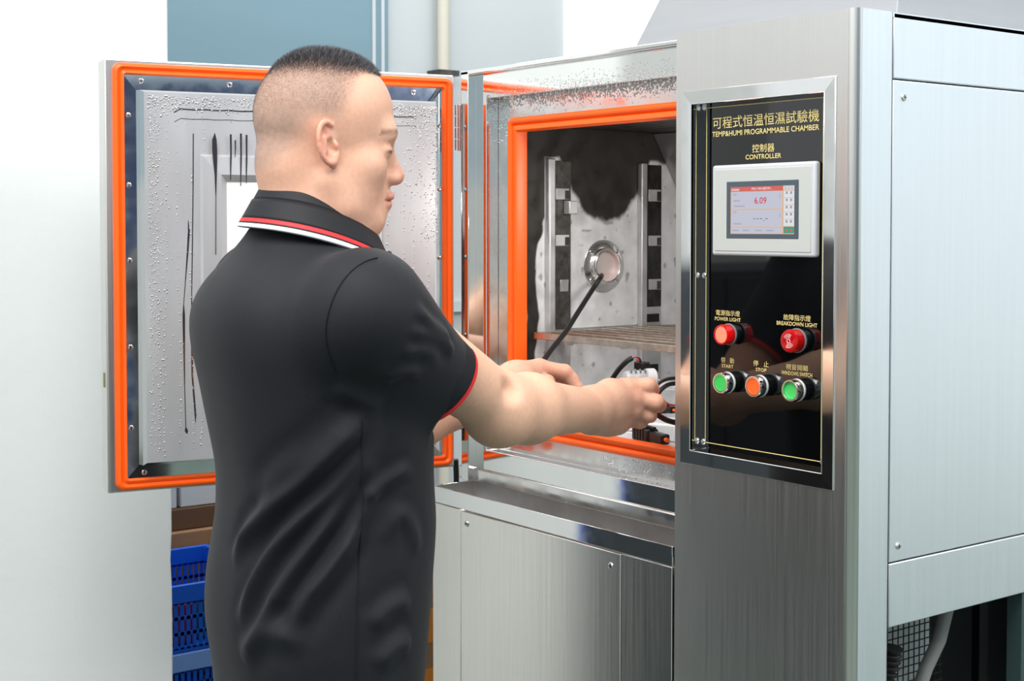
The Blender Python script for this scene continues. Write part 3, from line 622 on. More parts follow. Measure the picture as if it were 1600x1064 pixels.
# ------------------------------------------------------------------ implicit-surface modelling for the person
import openvdb as vdb
class SDF:
    def __init__(s, h): s.h = h; s.p = []
    def add(s, fn, lo, hi, k=0.01, op='u', band=0.0):
        m = k + 3 * s.h + band; s.p.append((fn, np.array(lo) - m, np.array(hi) + m, k, op)); return s
    def cone(s, a, b, ra, rb, k=0.01, op='u'):
        a, b = np.array(a, float), np.array(b, float); ba = b - a; L2 = ba @ ba + 1e-12
        def fn(P):
            h = np.clip(((P - a) @ ba) / L2, 0, 1); return np.linalg.norm(P - a - h[..., None] * ba, axis=-1) - (ra + (rb - ra) * h)
        R = max(ra, rb); return s.add(fn, np.minimum(a, b) - R, np.maximum(a, b) + R, k, op)
    def chain(s, pts, rs, k=0.004):
        for i in range(len(pts) - 1): s.cone(pts[i], pts[i + 1], rs[i], rs[i + 1], k)
    def ell(s, c, r, M=None, k=0.01, op='u'):
        c = np.array(c, float); r = np.array(r, float); M = np.eye(3) if M is None else np.array(M, float)   # rows of M: local axes in world
        def fn(P):
            q = (P - c) @ M.T; k0 = np.linalg.norm(q / r, axis=-1); k1 = np.linalg.norm(q / (r * r), axis=-1) + 1e-9; return k0 * (k0 - 1) / k1
        e = np.sqrt(((M * r[:, None]) ** 2).sum(0)); return s.add(fn, c - e, c + e, k, op)
    def polygonize(s, B=40, post=None):
        lo = np.min([p[1] for p in s.p if p[4] == 'u'], 0); hi = np.max([p[2] for p in s.p if p[4] == 'u'], 0); h = s.h
        i0 = np.floor(lo / h / B).astype(int); i1 = np.ceil(hi / h / B).astype(int)
        g = vdb.FloatGrid(1.0); g.transform = vdb.createLinearTransform(voxelSize=h)
        for bi in range(i0[0], i1[0]):
            for bj in range(i0[1], i1[1]):
                for bk in range(i0[2], i1[2]):
                    o = np.array([bi, bj, bk]) * B; a = o * h; b = (o + B) * h
                    ps = [p for p in s.p if np.all(p[1] < b) and np.all(p[2] > a)]
                    if not any(p[4] == 'u' for p in ps): continue
                    I = np.stack(np.meshgrid(*[(o[q] + np.arange(B)) * h for q in range(3)], indexing='ij'), -1)
                    d = np.full((B, B, B), 1.0)
                    for fn, l, u, k, op in ps:
                        e = fn(I)
                        if op == 'u':
                            t = np.maximum(k - np.abs(d - e), 0) / k; d = np.minimum(d, e) - t * t * k * 0.25
                        elif op == 's':
                            e = -e; t = np.maximum(k - np.abs(d - e), 0) / k; d = np.maximum(d, e) + t * t * k * 0.25
                        elif op == 'd': d = d + e
                    g.copyFromArray(d.astype(np.float32), ijk=tuple(int(q) for q in o))
        pts, tris, quads = g.convertToPolygons(isovalue=0.0)
        return pts.astype(float), tris, quads
def poly_mesh(name, pts, tris, quads):
    fs = [tuple(int(i) for i in f) for f in tris] + [tuple(int(i) for i in f) for f in quads]
    me = bpy.data.meshes.new(name); me.from_pydata(pts.tolist(), [], fs); me.update()
    v = 0.0; q = np.array(quads[:20000]); 
    a, b, c = pts[quads[:, 0]], pts[quads[:, 1]], pts[quads[:, 2]]
    vol = np.einsum('ij,ij->i', a - pts.mean(0), np.cross(b - pts.mean(0), c - pts.mean(0))).sum()
    if vol < 0: me.flip_normals()
    me.polygons.foreach_set('use_smooth', [True] * len(me.polygons)); return me
def smooth_pts(pts, quads, it=2, lam=0.5):
    q = np.asarray(quads); e = np.concatenate([q[:, [0, 1]], q[:, [1, 2]], q[:, [2, 3]], q[:, [3, 0]]]); e = np.concatenate([e, e[:, ::-1]])
    n = len(pts); deg = np.bincount(e[:, 0], minlength=n).astype(float)[:, None] + 1e-9
    for _ in range(it):
        for l in (lam, -lam * 0.9):
            acc = np.stack([np.bincount(e[:, 0], weights=pts[e[:, 1], k], minlength=n) for k in range(3)], 1)
            pts = pts + l * (acc / deg - pts) * (deg > 1e-6)
    return pts

# ------------------------------------------------------------------ the person: frames
RV = np.array([math.cos(YAW), math.sin(YAW), 0]); FV = np.array([-math.sin(YAW), math.cos(YAW), 0]); UP = np.array([0, 0, 1.0])
def facing(deg):
    a = math.radians(deg); f = math.cos(a) * RV + math.sin(a) * FV; r = math.sin(a) * RV - math.cos(a) * FV; return r, f   # right hand side, forward
BR, BF = facing(30); HR, HF = facing(15)
O = cp(495, 600, 1.9); O[2] = 0
def bp_(x, y, z): return O + BR * x + BF * y + UP * z                 # body frame
HO = cp(503, 226, 1.885)
HM = np.array([HR, HF, UP])
def hp(x, y, z): return HO + HR * x + HF * y + UP * z                 # head frame

TORSO = np.array([  # z, half width, half depth, forward offset
    (0.74, 0.18, 0.118, -0.006), (0.88, 0.192, 0.118, -0.004), (0.96, 0.195, 0.129, -0.006), (1.01, 0.194, 0.131, -0.003), (1.10, 0.188, 0.128, 0.009), (1.16, 0.188, 0.125, 0.007),
    (1.23, 0.195, 0.132, 0.0), (1.28, 0.202, 0.137, -0.004), (1.33, 0.206, 0.139, -0.013), (1.37, 0.198, 0.134, -0.019), (1.405, 0.165, 0.120, -0.021),
    (1.435, 0.115, 0.099, -0.017), (1.46, 0.088, 0.084, -0.010), (1.49, 0.072, 0.071, -0.004), (1.53, 0.064, 0.062, -0.002)])
def smooth_table(T, sig=0.016):
    z = np.arange(T[0, 0], T[-1, 0], 0.004); kz = np.arange(-12, 13) * 0.004; g = np.exp(-(kz / sig) ** 2 / 2); g /= g.sum(); cols = [z]
    for c in range(1, T.shape[1]):
        v = np.interp(z, T[:, 0], T[:, c]); v = np.convolve(np.pad(v, 12, mode='edge'), g, 'valid'); cols.append(v)
    return np.stack(cols, 1)
TORSO = smooth_table(TORSO)
def torso_fn(off):
    def fn(P):
        q = P - O; x = q @ BR; y = q @ BF; z = P[..., 2]
        zz = TORSO[:, 0]; a = np.interp(z, zz, TORSO[:, 1]) + off; b = np.interp(z, zz, TORSO[:, 2]) + off; c = np.interp(z, zz, TORSO[:, 3])
        xs = np.abs(x / a); ysn = np.abs((y - c) / b); e = 2.35
        k0 = (xs ** e + ysn ** e) ** (1 / e); d = (k0 - 1) * np.minimum(a, b) * 0.95
        return d
    return fn
def torso(s, off, z0, z1, k):
    f = torso_fn(off)
    def fn(P): return np.maximum(f(P), np.maximum(z0 - P[..., 2], P[..., 2] - z1))
    c = [bp_(sx * 0.25, sy * 0.2, 0) for sx in (-1, 1) for sy in (-1, 1)]
    lo = np.min(c, 0); hi = np.max(c, 0); lo[2] = z0; hi[2] = z1
    return s.add(fn, lo, hi, k)

# arm joints
SR = cp(567, 490, 1.735); ER = cp(783, 637, 1.935); WR = cp(922, 641, 2.155)
SL = bp_(-0.185, -0.005, 1.385); WL_ = cp(806, 600, 2.33)
EL = bp_(-0.235, 0.175, 1.16)

# ------------------------------------------------------------------ body (skin)
sk = SDF(0.0023)
sk.ell(hp(0, -0.004, 0.037), (0.0755, 0.0845, 0.084), HM, 0.01)
sk.ell(hp(0, 0.036, 0.041), (0.062, 0.054, 0.060), HM, 0.03)
sk.ell(hp(0, 0.030, -0.035), (0.058, 0.053, 0.080), HM, 0.03)
for sx in (-1, 1):
    sk.ell(hp(sx * 0.034, 0.018, -0.065), (0.034, 0.044, 0.046), HM, 0.025)
    sk.ell(hp(sx * 0.041, 0.050, -0.030), (0.022, 0.026, 0.022), HM, 0.02)
sk.ell(hp(0, 0.056, -0.094), (0.028, 0.026, 0.022), HM, 0.02)
sk.ell(hp(0, 0.015, -0.103), (0.05, 0.046, 0.032), HM, 0.03)
sk.cone(hp(0, -0.017, -0.03), hp(0, -0.022, -0.17), 0.058, 0.071, 0.025)
for sx in (-1, 1): sk.chain([hp(sx * 0.056, 0.002, -0.05), hp(sx * 0.048, 0.02, -0.082), hp(sx * 0.02, 0.058, -0.1)], [0.015, 0.0165, 0.018], 0.015)
sk.ell(hp(0, -0.046, -0.03), (0.05, 0.035, 0.03), HM, 0.03)
# face
sk.cone(hp(-0.034, 0.079, 0.013), hp(0.034, 0.079, 0.013), 0.014, 0.014, 0.02)
for sx in (-1, 1):
    sk.ell(hp(sx * 0.034, 0.098, -0.009), (0.019, 0.018, 0.011), HM, 0.012, 's')
    sk.ell(hp(sx * 0.034, 0.0735, -0.009), (0.016, 0.0135, 0.0115), HM, 0.005)
sk.cone(hp(0, 0.083, 0.0), hp(0, 0.0965, -0.040), 0.008, 0.0125, 0.010)
for sx in (-1, 1): sk.ell(hp(sx * 0.0125, 0.090, -0.044), (0.0095, 0.012, 0.0085), HM, 0.008)
for sx in (-1, 1): sk.ell(hp(sx * 0.0075, 0.094, -0.0535), (0.004, 0.006, 0.004), HM, 0.003, 's')
sk.ell(hp(0, 0.066, -0.071), (0.028, 0.023, 0.024), HM, 0.014)
sk.ell(hp(0, 0.0875, -0.0675), (0.020, 0.0078, 0.0062), HM, 0.006)
sk.ell(hp(0, 0.0835, -0.0785), (0.018, 0.0076, 0.0062), HM, 0.006)
sk.cone(hp(-0.025, 0.079, -0.0733), hp(0, 0.0945, -0.0728), 0.0016, 0.0016, 0.003, 's')
sk.cone(hp(0.025, 0.079, -0.0733), hp(0, 0.0945, -0.0728), 0.0016, 0.0016, 0.003, 's')
# ears: tilted dish with a rolled rim
def ear(sx):
    c = hp(sx * 0.079, -0.004, -0.003)
    u = np.array([sx * 0.06, -0.16, 0.985]); w = np.array([sx * 0.50, -0.865, -0.10]); u /= np.linalg.norm(u); w -= u * (w @ u); w /= np.linalg.norm(w); n = np.cross(u, w) * (1 if sx > 0 else -1)
    if n @ np.array([sx, 0.3, 0]) < 0: n = -n
    tow = lambda v: HR * v[0] + HF * v[1] + UP * v[2]
    U, Wv, N = tow(u), tow(w), tow(n)
    A = np.array([Wv, U, N])
    g = 0.84
    sk.ell(c - N * 0.001, (0.0165 * g, 0.030 * g, 0.0046), A, 0.006)
    pts = []
    for t in np.linspace(-150, 130, 20):
        t = math.radians(t)
        pts.append(c + Wv * (0.0172 * g * math.cos(t)) + U * (0.0300 * g * math.sin(t) + (0.002 if t > 0 else 0)) + N * 0.003)
    sk.chain(pts, [0.0026] * 3 + [0.0031] * 14 + [0.0028] * 3, 0.0025)
    sk.ell(c - U * 0.025 + Wv * -0.004, (0.0068, 0.0085, 0.0045), A, 0.004)
    sk.ell(c + N * 0.0055 - Wv * 0.004 - U * 0.004, (0.0078, 0.0115, 0.0085), A, 0.002, 's')
    sk.ell(c + N * 0.0045 + Wv * 0.003 + U * 0.013, (0.005, 0.009, 0.0045), A, 0.002, 's')
    sk.cone(c + N * 0.0035 + Wv * 0.0065 - U * 0.010, c + N * 0.0035 + Wv * 0.004 + U * 0.010, 0.0019, 0.0019, 0.003)
    sk.ell(c - Wv * 0.0115 - U * 0.004 + N * 0.003, (0.0032, 0.0052, 0.004), A, 0.004)
ear(1); ear(-1)
# trunk, legs, under the clothes
torso(sk, -0.018, 0.80, 1.46, 0.03)
for sx in (-1, 1):
    hip = bp_(sx * 0.092, 0.0, 0.88); knee = bp_(sx * 0.095, 0.02, 0.49); ank = bp_(sx * 0.095, -0.01, 0.09)
    sk.cone(hip, knee, 0.082, 0.055, 0.03); sk.cone(knee, ank, 0.053, 0.038, 0.02)
    sk.cone(bp_(sx * 0.098, -0.03, 0.045), bp_(sx * 0.11, 0.15, 0.035), 0.034, 0.03, 0.02)
# arms
def arm(S, E, Wp, bulge):
    sk.cone(S, E, 0.057, 0.041, 0.02)
    sk.cone(E, E + (Wp - E) * 0.28, 0.040, 0.0435, 0.035)
    sk.cone(E + (Wp - E) * 0.28, Wp, 0.0435, 0.0305, 0.03)
arm(SR, ER, WR, 0)
# elbow point and the dimple above it
sk.ell(cp(775, 655, 1.93), (0.026, 0.026, 0.024), None, 0.04)
sk.ell(cp(797, 609, 1.884), (0.008, 0.008, 0.007), None, 0.022, 's')
arm(SL, EL, WL_, 0)
# right hand: back of the hand towards the camera, fingers closed round the sensor
def H(x, y, D): return cp(x, y, D)
K = [H(984, 604, 2.216), H(994, 621, 2.214), H(992, 640, 2.219), H(982, 656, 2.228)]
wr = [H(924, 626, 2.158), H(925, 636, 2.154), H(925, 648, 2.157), H(924, 656, 2.166)]
mc = [H(952, 612, 2.190), H(957, 626, 2.184), H(956, 644, 2.188), H(950, 659, 2.198)]
for a, c, b, ra, rc_, rb in zip(wr, mc, K, (0.020, 0.022, 0.022, 0.019), (0.017, 0.0175, 0.0175, 0.016), (0.0132, 0.0135, 0.0130, 0.0122)):
    sk.cone(a, c, ra, rc_, 0.018); sk.cone(c, b, rc_, rb, 0.016)
sk.cone(H(934, 661, 2.185), H(966, 664, 2.212), 0.014, 0.0125, 0.018)                 # heel of the hand, little-finger side
for kq in K[:3]: sk.ell(kq - FV * 0.006, (0.010, 0.010, 0.0095), None, 0.012)          # knuckles
sk.chain([K[0], H(1013, 602, 2.214), H(1019, 608, 2.242), H(1006, 611, 2.262)], [0.0130, 0.0122, 0.0112, 0.0100], 0.0035)
sk.chain([K[1], H(1025, 628, 2.212), H(1030, 633, 2.244), H(1014, 634, 2.268)], [0.0132, 0.0124, 0.0112, 0.0100], 0.0035)
sk.chain([K[2], H(1014, 648, 2.224), H(1016, 650, 2.252), H(1000, 648, 2.270)], [0.0124, 0.0112, 0.0102, 0.0094], 0.0035)
sk.chain([K[3], H(1000, 660, 2.236), H(1003, 660, 2.258), H(990, 657, 2.272)], [0.0114, 0.0098, 0.0090, 0.0085], 0.0035)
sk.chain([H(938, 624, 2.188), H(952, 608, 2.232), H(976, 604, 2.268), H(998, 607, 2.284)], [0.018, 0.0145, 0.0125, 0.0105], 0.010)
# left hand: loosely curled behind the right forearm
KL = [H(843, 574, 2.375), H(846, 582, 2.395), H(845, 592, 2.412), H(842, 602, 2.42)]
for b, ra, rb in zip(KL, (0.021, 0.022, 0.021, 0.018), (0.0135, 0.013, 0.0125, 0.012)): sk.cone(WL_ + UP * 0.006, b, ra, rb, 0.022)
sk.chain([KL[0], H(882, 581, 2.385), H(893, 592, 2.388), H(903, 606, 2.385)], [0.0132, 0.0122, 0.0108, 0.0095], 0.005)
sk.chain([KL[1], H(878, 592, 2.415), H(888, 603, 2.412), H(894, 614, 2.405)], [0.0125, 0.0115, 0.0102, 0.0092], 0.005)
sk.chain([KL[2], H(868, 601, 2.425), H(877, 611, 2.42), H(880, 620, 2.41)], [0.012, 0.011, 0.01, 0.009], 0.005)
sk.chain([KL[3], H(862, 610, 2.425), H(869, 618, 2.42), H(868, 626, 2.41)], [0.011, 0.010, 0.009, 0.0085], 0.005)
sk.chain([H(818, 604, 2.345), H(838, 606, 2.345), H(855, 598, 2.352), H(862, 612, 2.36)], [0.017, 0.014, 0.012, 0.0105], 0.008)
pts, tris, quads = sk.polygonize()
pts = smooth_pts(pts, quads, 2)
body = poly_mesh('person', pts, tris, quads)
q = (pts - HO) @ HM.T                                    # head frame coordinates of every vertex
n = len(pts)
SKIN = np.array(lin((222, 172, 146))); PALE = np.array(lin((229, 183, 154))); STUB = np.array(lin((150, 132, 122))); HAIRD = np.array(lin((70, 66, 66)))
PINK = np.array(lin((222, 142, 124))); LIPC = np.array(lin((196, 112, 100))); BROWC = np.array(lin((92, 72, 62)))
c3 = np.tile(SKIN, (n, 1))
ishead = (q[:, 2] > -0.2) & (np.abs(q[:, 0]) < 0.13) & (np.abs(q[:, 1]) < 0.15)
hx, hy, hz = q[:, 0], q[:, 1], q[:, 2]
def hairline(y):      # lowest z that carries hair, as a function of the front-back position
    return np.interp(y, [-0.10, -0.075, -0.045, -0.03, -0.005, 0.012, 0.022, 0.036, 0.065, 0.086, 0.10], [-0.040, -0.036, -0.012, 0.030, 0.026, 0.024, 0.052, 0.088, 0.088, 0.088, 0.2])
def mask_hair(x, y, z):
    d = z - hairline(y); return d
hd_ = mask_hair(hx, hy, hz); hs_ = np.mean([sstep(mask_hair(hx, hy + o, hz), -0.010, 0.018) for o in np.linspace(-0.012, 0.012, 7)], 0); notear = ~((np.abs(hx) > 0.0765) & (hz < 0.036) & (hy > -0.055))
mh = hs_ * ishead * notear
nz1 = vnoise(hy + 1, hz + 1, 260, 11); 
stub = STUB * (0.85 + 0.3 * nz1)[:, None]
topd = sstep(hz, 0.07, 0.122)[:, None]
hc = stub * (1 - topd) + HAIRD * topd
c3 = c3 * (1 - 0.62 * mh[:, None]) + hc * 0.62 * mh[:, None]
def blend(mask, col, amt):
    global c3
    m = (mask * amt)[:, None]; c3 = c3 * (1 - m) + col * m
earm = ishead & (np.abs(hx) > 0.0775) & (hz < 0.034) & (hz > -0.045) & (hy > -0.06) & (hy < 0.018)
blend(earm.astype(float), PINK, 0.45)
lm = ishead * sstep(hy, 0.076, 0.082) * sstep(-np.abs(hz + 0.073), -0.0125, -0.0095) * (np.abs(hx) < 0.025); blend(lm, LIPC, 0.5)
nm = ishead * sstep(hy, 0.094, 0.104) * sstep(-hz, 0.025, 0.04) * (hz > -0.06); blend(nm, PINK, 0.5)
bm_ = ishead * sstep(hy, 0.06, 0.07) * sstep(-np.abs(hz - 0.0165 + 4 * (np.abs(hx) - 0.03) ** 2), -0.006, -0.001) * (np.abs(hx) < 0.055) * (np.abs(hx) > 0.012) * (0.5 + 0.5 * vnoise(hx + 1, hz + 1, 300, 12)); blend(bm_, BROWC, 0.75)
el_ = ishead * sstep(hy, 0.07, 0.078) * sstep(-np.abs(hz + 0.0105 + 0.03 * (np.abs(hx) - 0.034) ** 2 * 20), -0.003, -0.0004) * sstep(-np.abs(np.abs(hx) - 0.034), -0.017, -0.012); blend(el_, np.array(lin((34, 24, 22))), 0.95)
hand = (np.linalg.norm(pts - H(1000, 630, 2.23), axis=1) < 0.05) | (np.linalg.norm(pts - H(875, 592, 2.39), axis=1) < 0.05); blend(hand.astype(float), PINK, 0.22)
arm_d = sstep(-np.linalg.norm(pts - ER, axis=1), -0.35, -0.1) * (~ishead); blend(arm_d, PALE, 0.8)
ca = body.color_attributes.new('Col', 'FLOAT_COLOR', 'POINT'); cc = np.ones((n, 4)); cc[:, :3] = c3; ca.data.foreach_set('color', cc.ravel().astype(np.float32))
SKINM = mat('skin', (236, 196, 168), 0.48, noise=0.05, nscale=(180, 180, 180), attr='Col', sss=0.12, bump=0.00025, bscale=(900, 900, 900), spec=0.4)
person = link('person', body, SKINM)
tag(person, 'man in a black short-sleeved polo shirt reaching both hands into the chamber', 'person')

# ------------------------------------------------------------------ cropped hair: short tapered strands
nr = np.empty(len(body.vertices) * 3); body.vertices.foreach_get('normal', nr); nr = nr.reshape(-1, 3)
idx = np.nonzero((mh > 0.35))[0]
qh = q[idx]; leng = 0.0008 + 0.0012 * sstep(qh[:, 2], 0.0, 0.07) + 0.0075 * sstep(qh[:, 2] + 0.18 * np.maximum(0, qh[:, 1]), 0.078, 0.126)
prob = np.clip(mh[idx], 0, 1); prob = prob / prob.sum()
NS = 130000; pick = rng.choice(len(idx), NS, p=prob); vi = idx[pick]; Ls = leng[pick] * (0.7 + 0.5 * rng.random(NS))
base = pts[vi] + rng.normal(0, 0.0012, (NS, 3)) ; nv = nr[vi]; base -= nv * (np.einsum('ij,ij->i', base - pts[vi], nv))[:, None]
comb = HF * 0.35 + UP * 0.25
dirv = nv * (0.55 + 0.45 * sstep(Ls, 0.002, 0.006))[:, None] + comb + rng.normal(0, 0.22, (NS, 3)); dirv /= np.linalg.norm(dirv, axis=1)[:, None]
side = np.cross(dirv, rng.normal(0, 1, (NS, 3))); side /= np.linalg.norm(side, axis=1)[:, None]
wd_ = (0.00007 + 0.00017 * sstep(Ls, 0.002, 0.006) * rng.random(NS))[:, None]
V = np.stack([base - side * wd_ - nv * 0.0005, base + side * wd_ - nv * 0.0005, base + dirv * Ls[:, None]], 1).reshape(-1, 3)
hm = bpy.data.meshes.new('hair'); hm.from_pydata(V.tolist(), [], [(3 * i, 3 * i + 1, 3 * i + 2) for i in range(NS)]); hm.update()
hcol = np.ones((NS * 3, 4)); gr = rng.random(NS); shade = np.where(gr[:, None] > 0.82, np.array([[0.40, 0.40, 0.43]]), np.array([[0.045, 0.043, 0.046]]) * (0.6 + 0.9 * rng.random((NS, 1))))
shade = shade * sstep(Ls, 0.001, 0.006)[:, None] + np.array([[0.13, 0.10, 0.09]]) * (1 - sstep(Ls, 0.001, 0.006))[:, None]; hcol[:, :3] = np.repeat(shade, 3, 0); ha = hm.color_attributes.new('Col', 'FLOAT_COLOR', 'POINT'); ha.data.foreach_set('color', hcol.ravel().astype(np.float32))
hair = link('hair', hm, mat('hair', (30, 28, 28), 0.45, attr='Col'), person); hair['kind'] = 'stuff'; hair['label'] = 'closely cropped dark grey hair'

# ------------------------------------------------------------------ polo shirt
sh = SDF(0.0034)
torso(sh, 0.0, 0.80, 1.478, 0.02)
sh.cone(bp_(0.09, -0.015, 1.385), SR + UP * 0.002, 0.05, 0.070, 0.05)
sh.cone(bp_(-0.09, -0.015, 1.385), SL, 0.05, 0.066, 0.05)
SHEM = cp(679, 594, 1.832); axR = (SHEM - SR) / np.linalg.norm(SHEM - SR)
ELH = SL + (EL - SL) * 0.62; axL = (EL - SL) / np.linalg.norm(EL - SL)
HEMN = (lambda a: a / np.linalg.norm(a))(axR * 0.95 + RV * 0.10)
def sleeve(S, Hm, ax, r0, r1, k):
    L = np.linalg.norm(Hm - S)
    def fn(P):
        v = P - S; t = v @ ax; r = r0 + (r1 - r0) * np.clip(t / L, 0, 1)
        d = np.linalg.norm(v - np.clip(t, 0, 9)[..., None] * ax, axis=-1) - r
        return np.maximum(d, t - L)
    R = max(r0, r1); sh.add(fn, np.minimum(S, Hm) - R, np.maximum(S, Hm) + R, k)
sleeve(SR, SHEM, axR, 0.074, 0.0605, 0.03)
sleeve(SL, ELH, axL, 0.070, 0.060, 0.03)
def bore(E0, ax, r, depth):
    a = E0 - ax * depth; b = E0 + ax * 0.03; sh.cone(a, b, r, r, 0.002, 's')
bore(SHEM, axR, 0.0555, 0.03); bore(ELH, axL, 0.055, 0.03)
def hem_cut(P): return 0.815 - P[..., 2]
# folds: raised soft ridges and grooves, given as lines over the cloth
FOLDS = []
def fold(pxs, w, hgt, taper=True): FOLDS.append((pxs, w, hgt, taper))
fold([(585, 630), (545, 685), (485, 745), (420, 800), (385, 838), (362, 880)], 0.012, 0.0085)
fold([(592, 650), (560, 712), (514, 770), (468, 815), (428, 862), (392, 925), (372, 980)], 0.010, 0.0075)
fold([(602, 660), (578, 720), (543, 775), (505, 830), (465, 885), (420, 955), (390, 1020)], 0.010, 0.0065)
fold([(560, 640), (500, 700), (440, 745), (400, 790)], 0.014, 0.005)
fold([(590, 715), (572, 780), (545, 840), (500, 905), (445, 975)], 0.010, 0.006)
fold([(562, 820), (530, 880), (490, 935), (455, 990)], 0.011, 0.005)
fold([(480, 1010), (430, 990), (400, 1000), (378, 1030)], 0.014, 0.005)
fold([(645, 730), (620, 742), (590, 765), (572, 785)], 0.009, 0.0035)
fold([(600, 850), (625, 805), (645, 830), (650, 870)], 0.010, 0.003)
fold([(642, 938), (610, 950), (580, 985)], 0.012, 0.004)
fold([(642, 1005), (620, 1012), (585, 1045)], 0.012, 0.004)
fold([(520, 600), (560, 622), (600, 634)], 0.012, 0.004)
fold([(645, 480), (672, 505), (693, 520), (704, 528)], 0.0085, 0.004)
fold([(638, 515), (668, 525), (698, 540), (710, 552)], 0.008, 0.0035)
fold([(625, 552), (660, 548), (690, 560)], 0.008, 0.0025)
fold([(600, 592), (630, 582), (660, 584)], 0.008, 0.0025)
spts, stris, squads = sh.polygonize()
spts = smooth_pts(spts, squads, 2)
# place fold lines on the cloth: nearest cloth point along the line of sight, kept as 3-D polylines, then raise the cloth
dirs = (spts - CAM); dep = dirs @ (FV * math.cos(PITCH) + UP * math.sin(PITCH)); Uc = np.cross(RV, FV * math.cos(PITCH) + UP * math.sin(PITCH))
su = 800 + FPX * (dirs @ RV) / dep; sv = 431.7 - FPX * (dirs @ Uc) / dep
tmp = poly_mesh('tmp', spts, stris, squads); sn = np.empty(len(spts) * 3); tmp.vertices.foreach_get('normal', sn); sn = sn.reshape(-1, 3)
def surf(x, y):
    m = (np.abs(su - x) < 6) & (np.abs(sv - y) < 6) & (np.einsum('ij,ij->i', sn, dirs) < 0)
    if not m.any(): return None
    dm = dep[m]; return cp(x, y, dm[dm < dm.min() + 0.012].mean())
disp = np.zeros(len(spts))
def catmull(P, n=8):
    P = [P[0] * 2 - P[1]] + list(P) + [P[-1] * 2 - P[-2]]; out = []
    for i in range(1, len(P) - 2):
        for t in np.linspace(0, 1, n, endpoint=False):
            a, b, c, d = P[i - 1], P[i], P[i + 1], P[i + 2]
            out.append(0.5 * ((2 * b) + (c - a) * t + (2 * a - 5 * b + 4 * c - d) * t * t + (3 * b - a - 3 * c + d) * t ** 3))
    out.append(P[-2]); return np.array(out)
for pxs, w, hgt, tp in FOLDS:
    W3 = [surf(*p) for p in pxs]; W3 = [p for p in W3 if p is not None]
    if len(W3) < 2: continue
    C3 = catmull(W3, 36); lo, hi = C3.min(0) - 0.04, C3.max(0) + 0.04
    m = np.nonzero(np.all((spts > lo) & (spts < hi), 1))[0]
    D2 = np.full(len(m), 9.0); tt = np.zeros(len(m))
    for i, c in enumerate(C3):
        d = ((spts[m] - c) ** 2).sum(1); b = d < D2; D2[b] = d[b]; tt[b] = i / (len(C3) - 1)
    env = np.clip(np.minimum(tt, 1 - tt) * 5, 0, 1) if tp else 1.0
    r2 = D2 / (w * w)
    disp[m] += 1.45 * hgt * env * (np.exp(-r2) - 0.3 * np.exp(-((np.sqrt(D2) - 1.9 * w) / w) ** 2))
spts2 = smooth_pts(spts + sn * disp[:, None], squads, 3)
shirt_me = poly_mesh('polo_shirt', spts2, stris, squads)
SHIRT = mat('black_knit', (19, 21, 27), 0.64, noise=0.12, nscale=(900, 900, 900), bump=0.0003, bscale=(1500, 1500, 1500), sheen=0.06, spec=0.35, detail=2)
shirt = link('polo_shirt', shirt_me, SHIRT, person); shirt['label'] = 'black knit polo shirt with red and white tipping'
# sleeve cuffs with red tipping
RIB = mat('black_rib', (20, 22, 27), 0.6, noise=0.25, nscale=(1200, 1200, 1200), spec=0.35)
RED = mat('red_tipping', (214, 38, 44), 0.55, noise=0.1, nscale=(1500, 1500, 1500)); WHT = mat('white_tipping', (236, 236, 238), 0.55)
def cuff(Hm, ax, r, back, mred, a0=0):
    u = np.cross(ax, UP); u /= np.linalg.norm(u); w = np.cross(ax, u)
    def ring(mb, o0, o1, ra, rb, th):
        def f(s_, t):
            a = 2 * math.pi * s_; o, rr = ((o0 + (o1 - o0) * min(1, t * 2)), ra + (rb - ra) * min(1, t * 2)) if t <= 0.5 else (o1 - (o1 - o0) * (t - 0.5) * 2, rb + (ra - rb) * (t - 0.5) * 2 - th)
            return tuple(Hm + ax * o + (u * math.cos(a) + w * math.sin(a)) * rr)
        return mb.grid(f, 56, 8)
    ring(MB(), -back, 0.0, r + 0.0022, r + 0.0016, 0.004).build('sleeve_cuff', RIB, shirt)
    ring(MB(), 0.0, 0.0065, r + 0.0022, r + 0.0012, 0.0035).build('cuff_tipping', mred, shirt)
cuff(SHEM, axR, 0.0605, 0.034, RED); cuff(ELH, axL, 0.060, 0.03, RED)
# seams stitched over the cloth
def seam(pxs, r, name='seam', m=None):
    P = [surf(*p) for p in pxs]; P = [p for p in P if p is not None]
    if len(P) < 2: return
    C3 = catmull(P, 6); out = []
    for c in C3:
        k = np.argmin(((spts2 - c) ** 2).sum(1)); out.append(spts2[k] + sn[k] * 0.0007)
    out = np.array(out); 
    for _ in range(25): out[1:-1] = (out[:-2] + 2 * out[1:-1] + out[2:]) / 4
    for _ in range(1):
        kk = [np.argmin(((spts2 - c) ** 2).sum(1)) for c in out]; out = out + (np.einsum('ij,ij->i', spts2[kk] - out, sn[kk]) + 0.0006)[:, None] * sn[kk]
    MB().tube([tuple(o) for o in out], r, 6).build(name, m or RIB, shirt)
seam([(590, 402), (562, 412), (538, 434), (522, 460), (512, 490), (508, 520), (512, 550), (524, 580)], 0.0011)
seam([(563, 655), (566, 720), (565, 800), (562, 880), (558, 960), (556, 1060)], 0.0009)

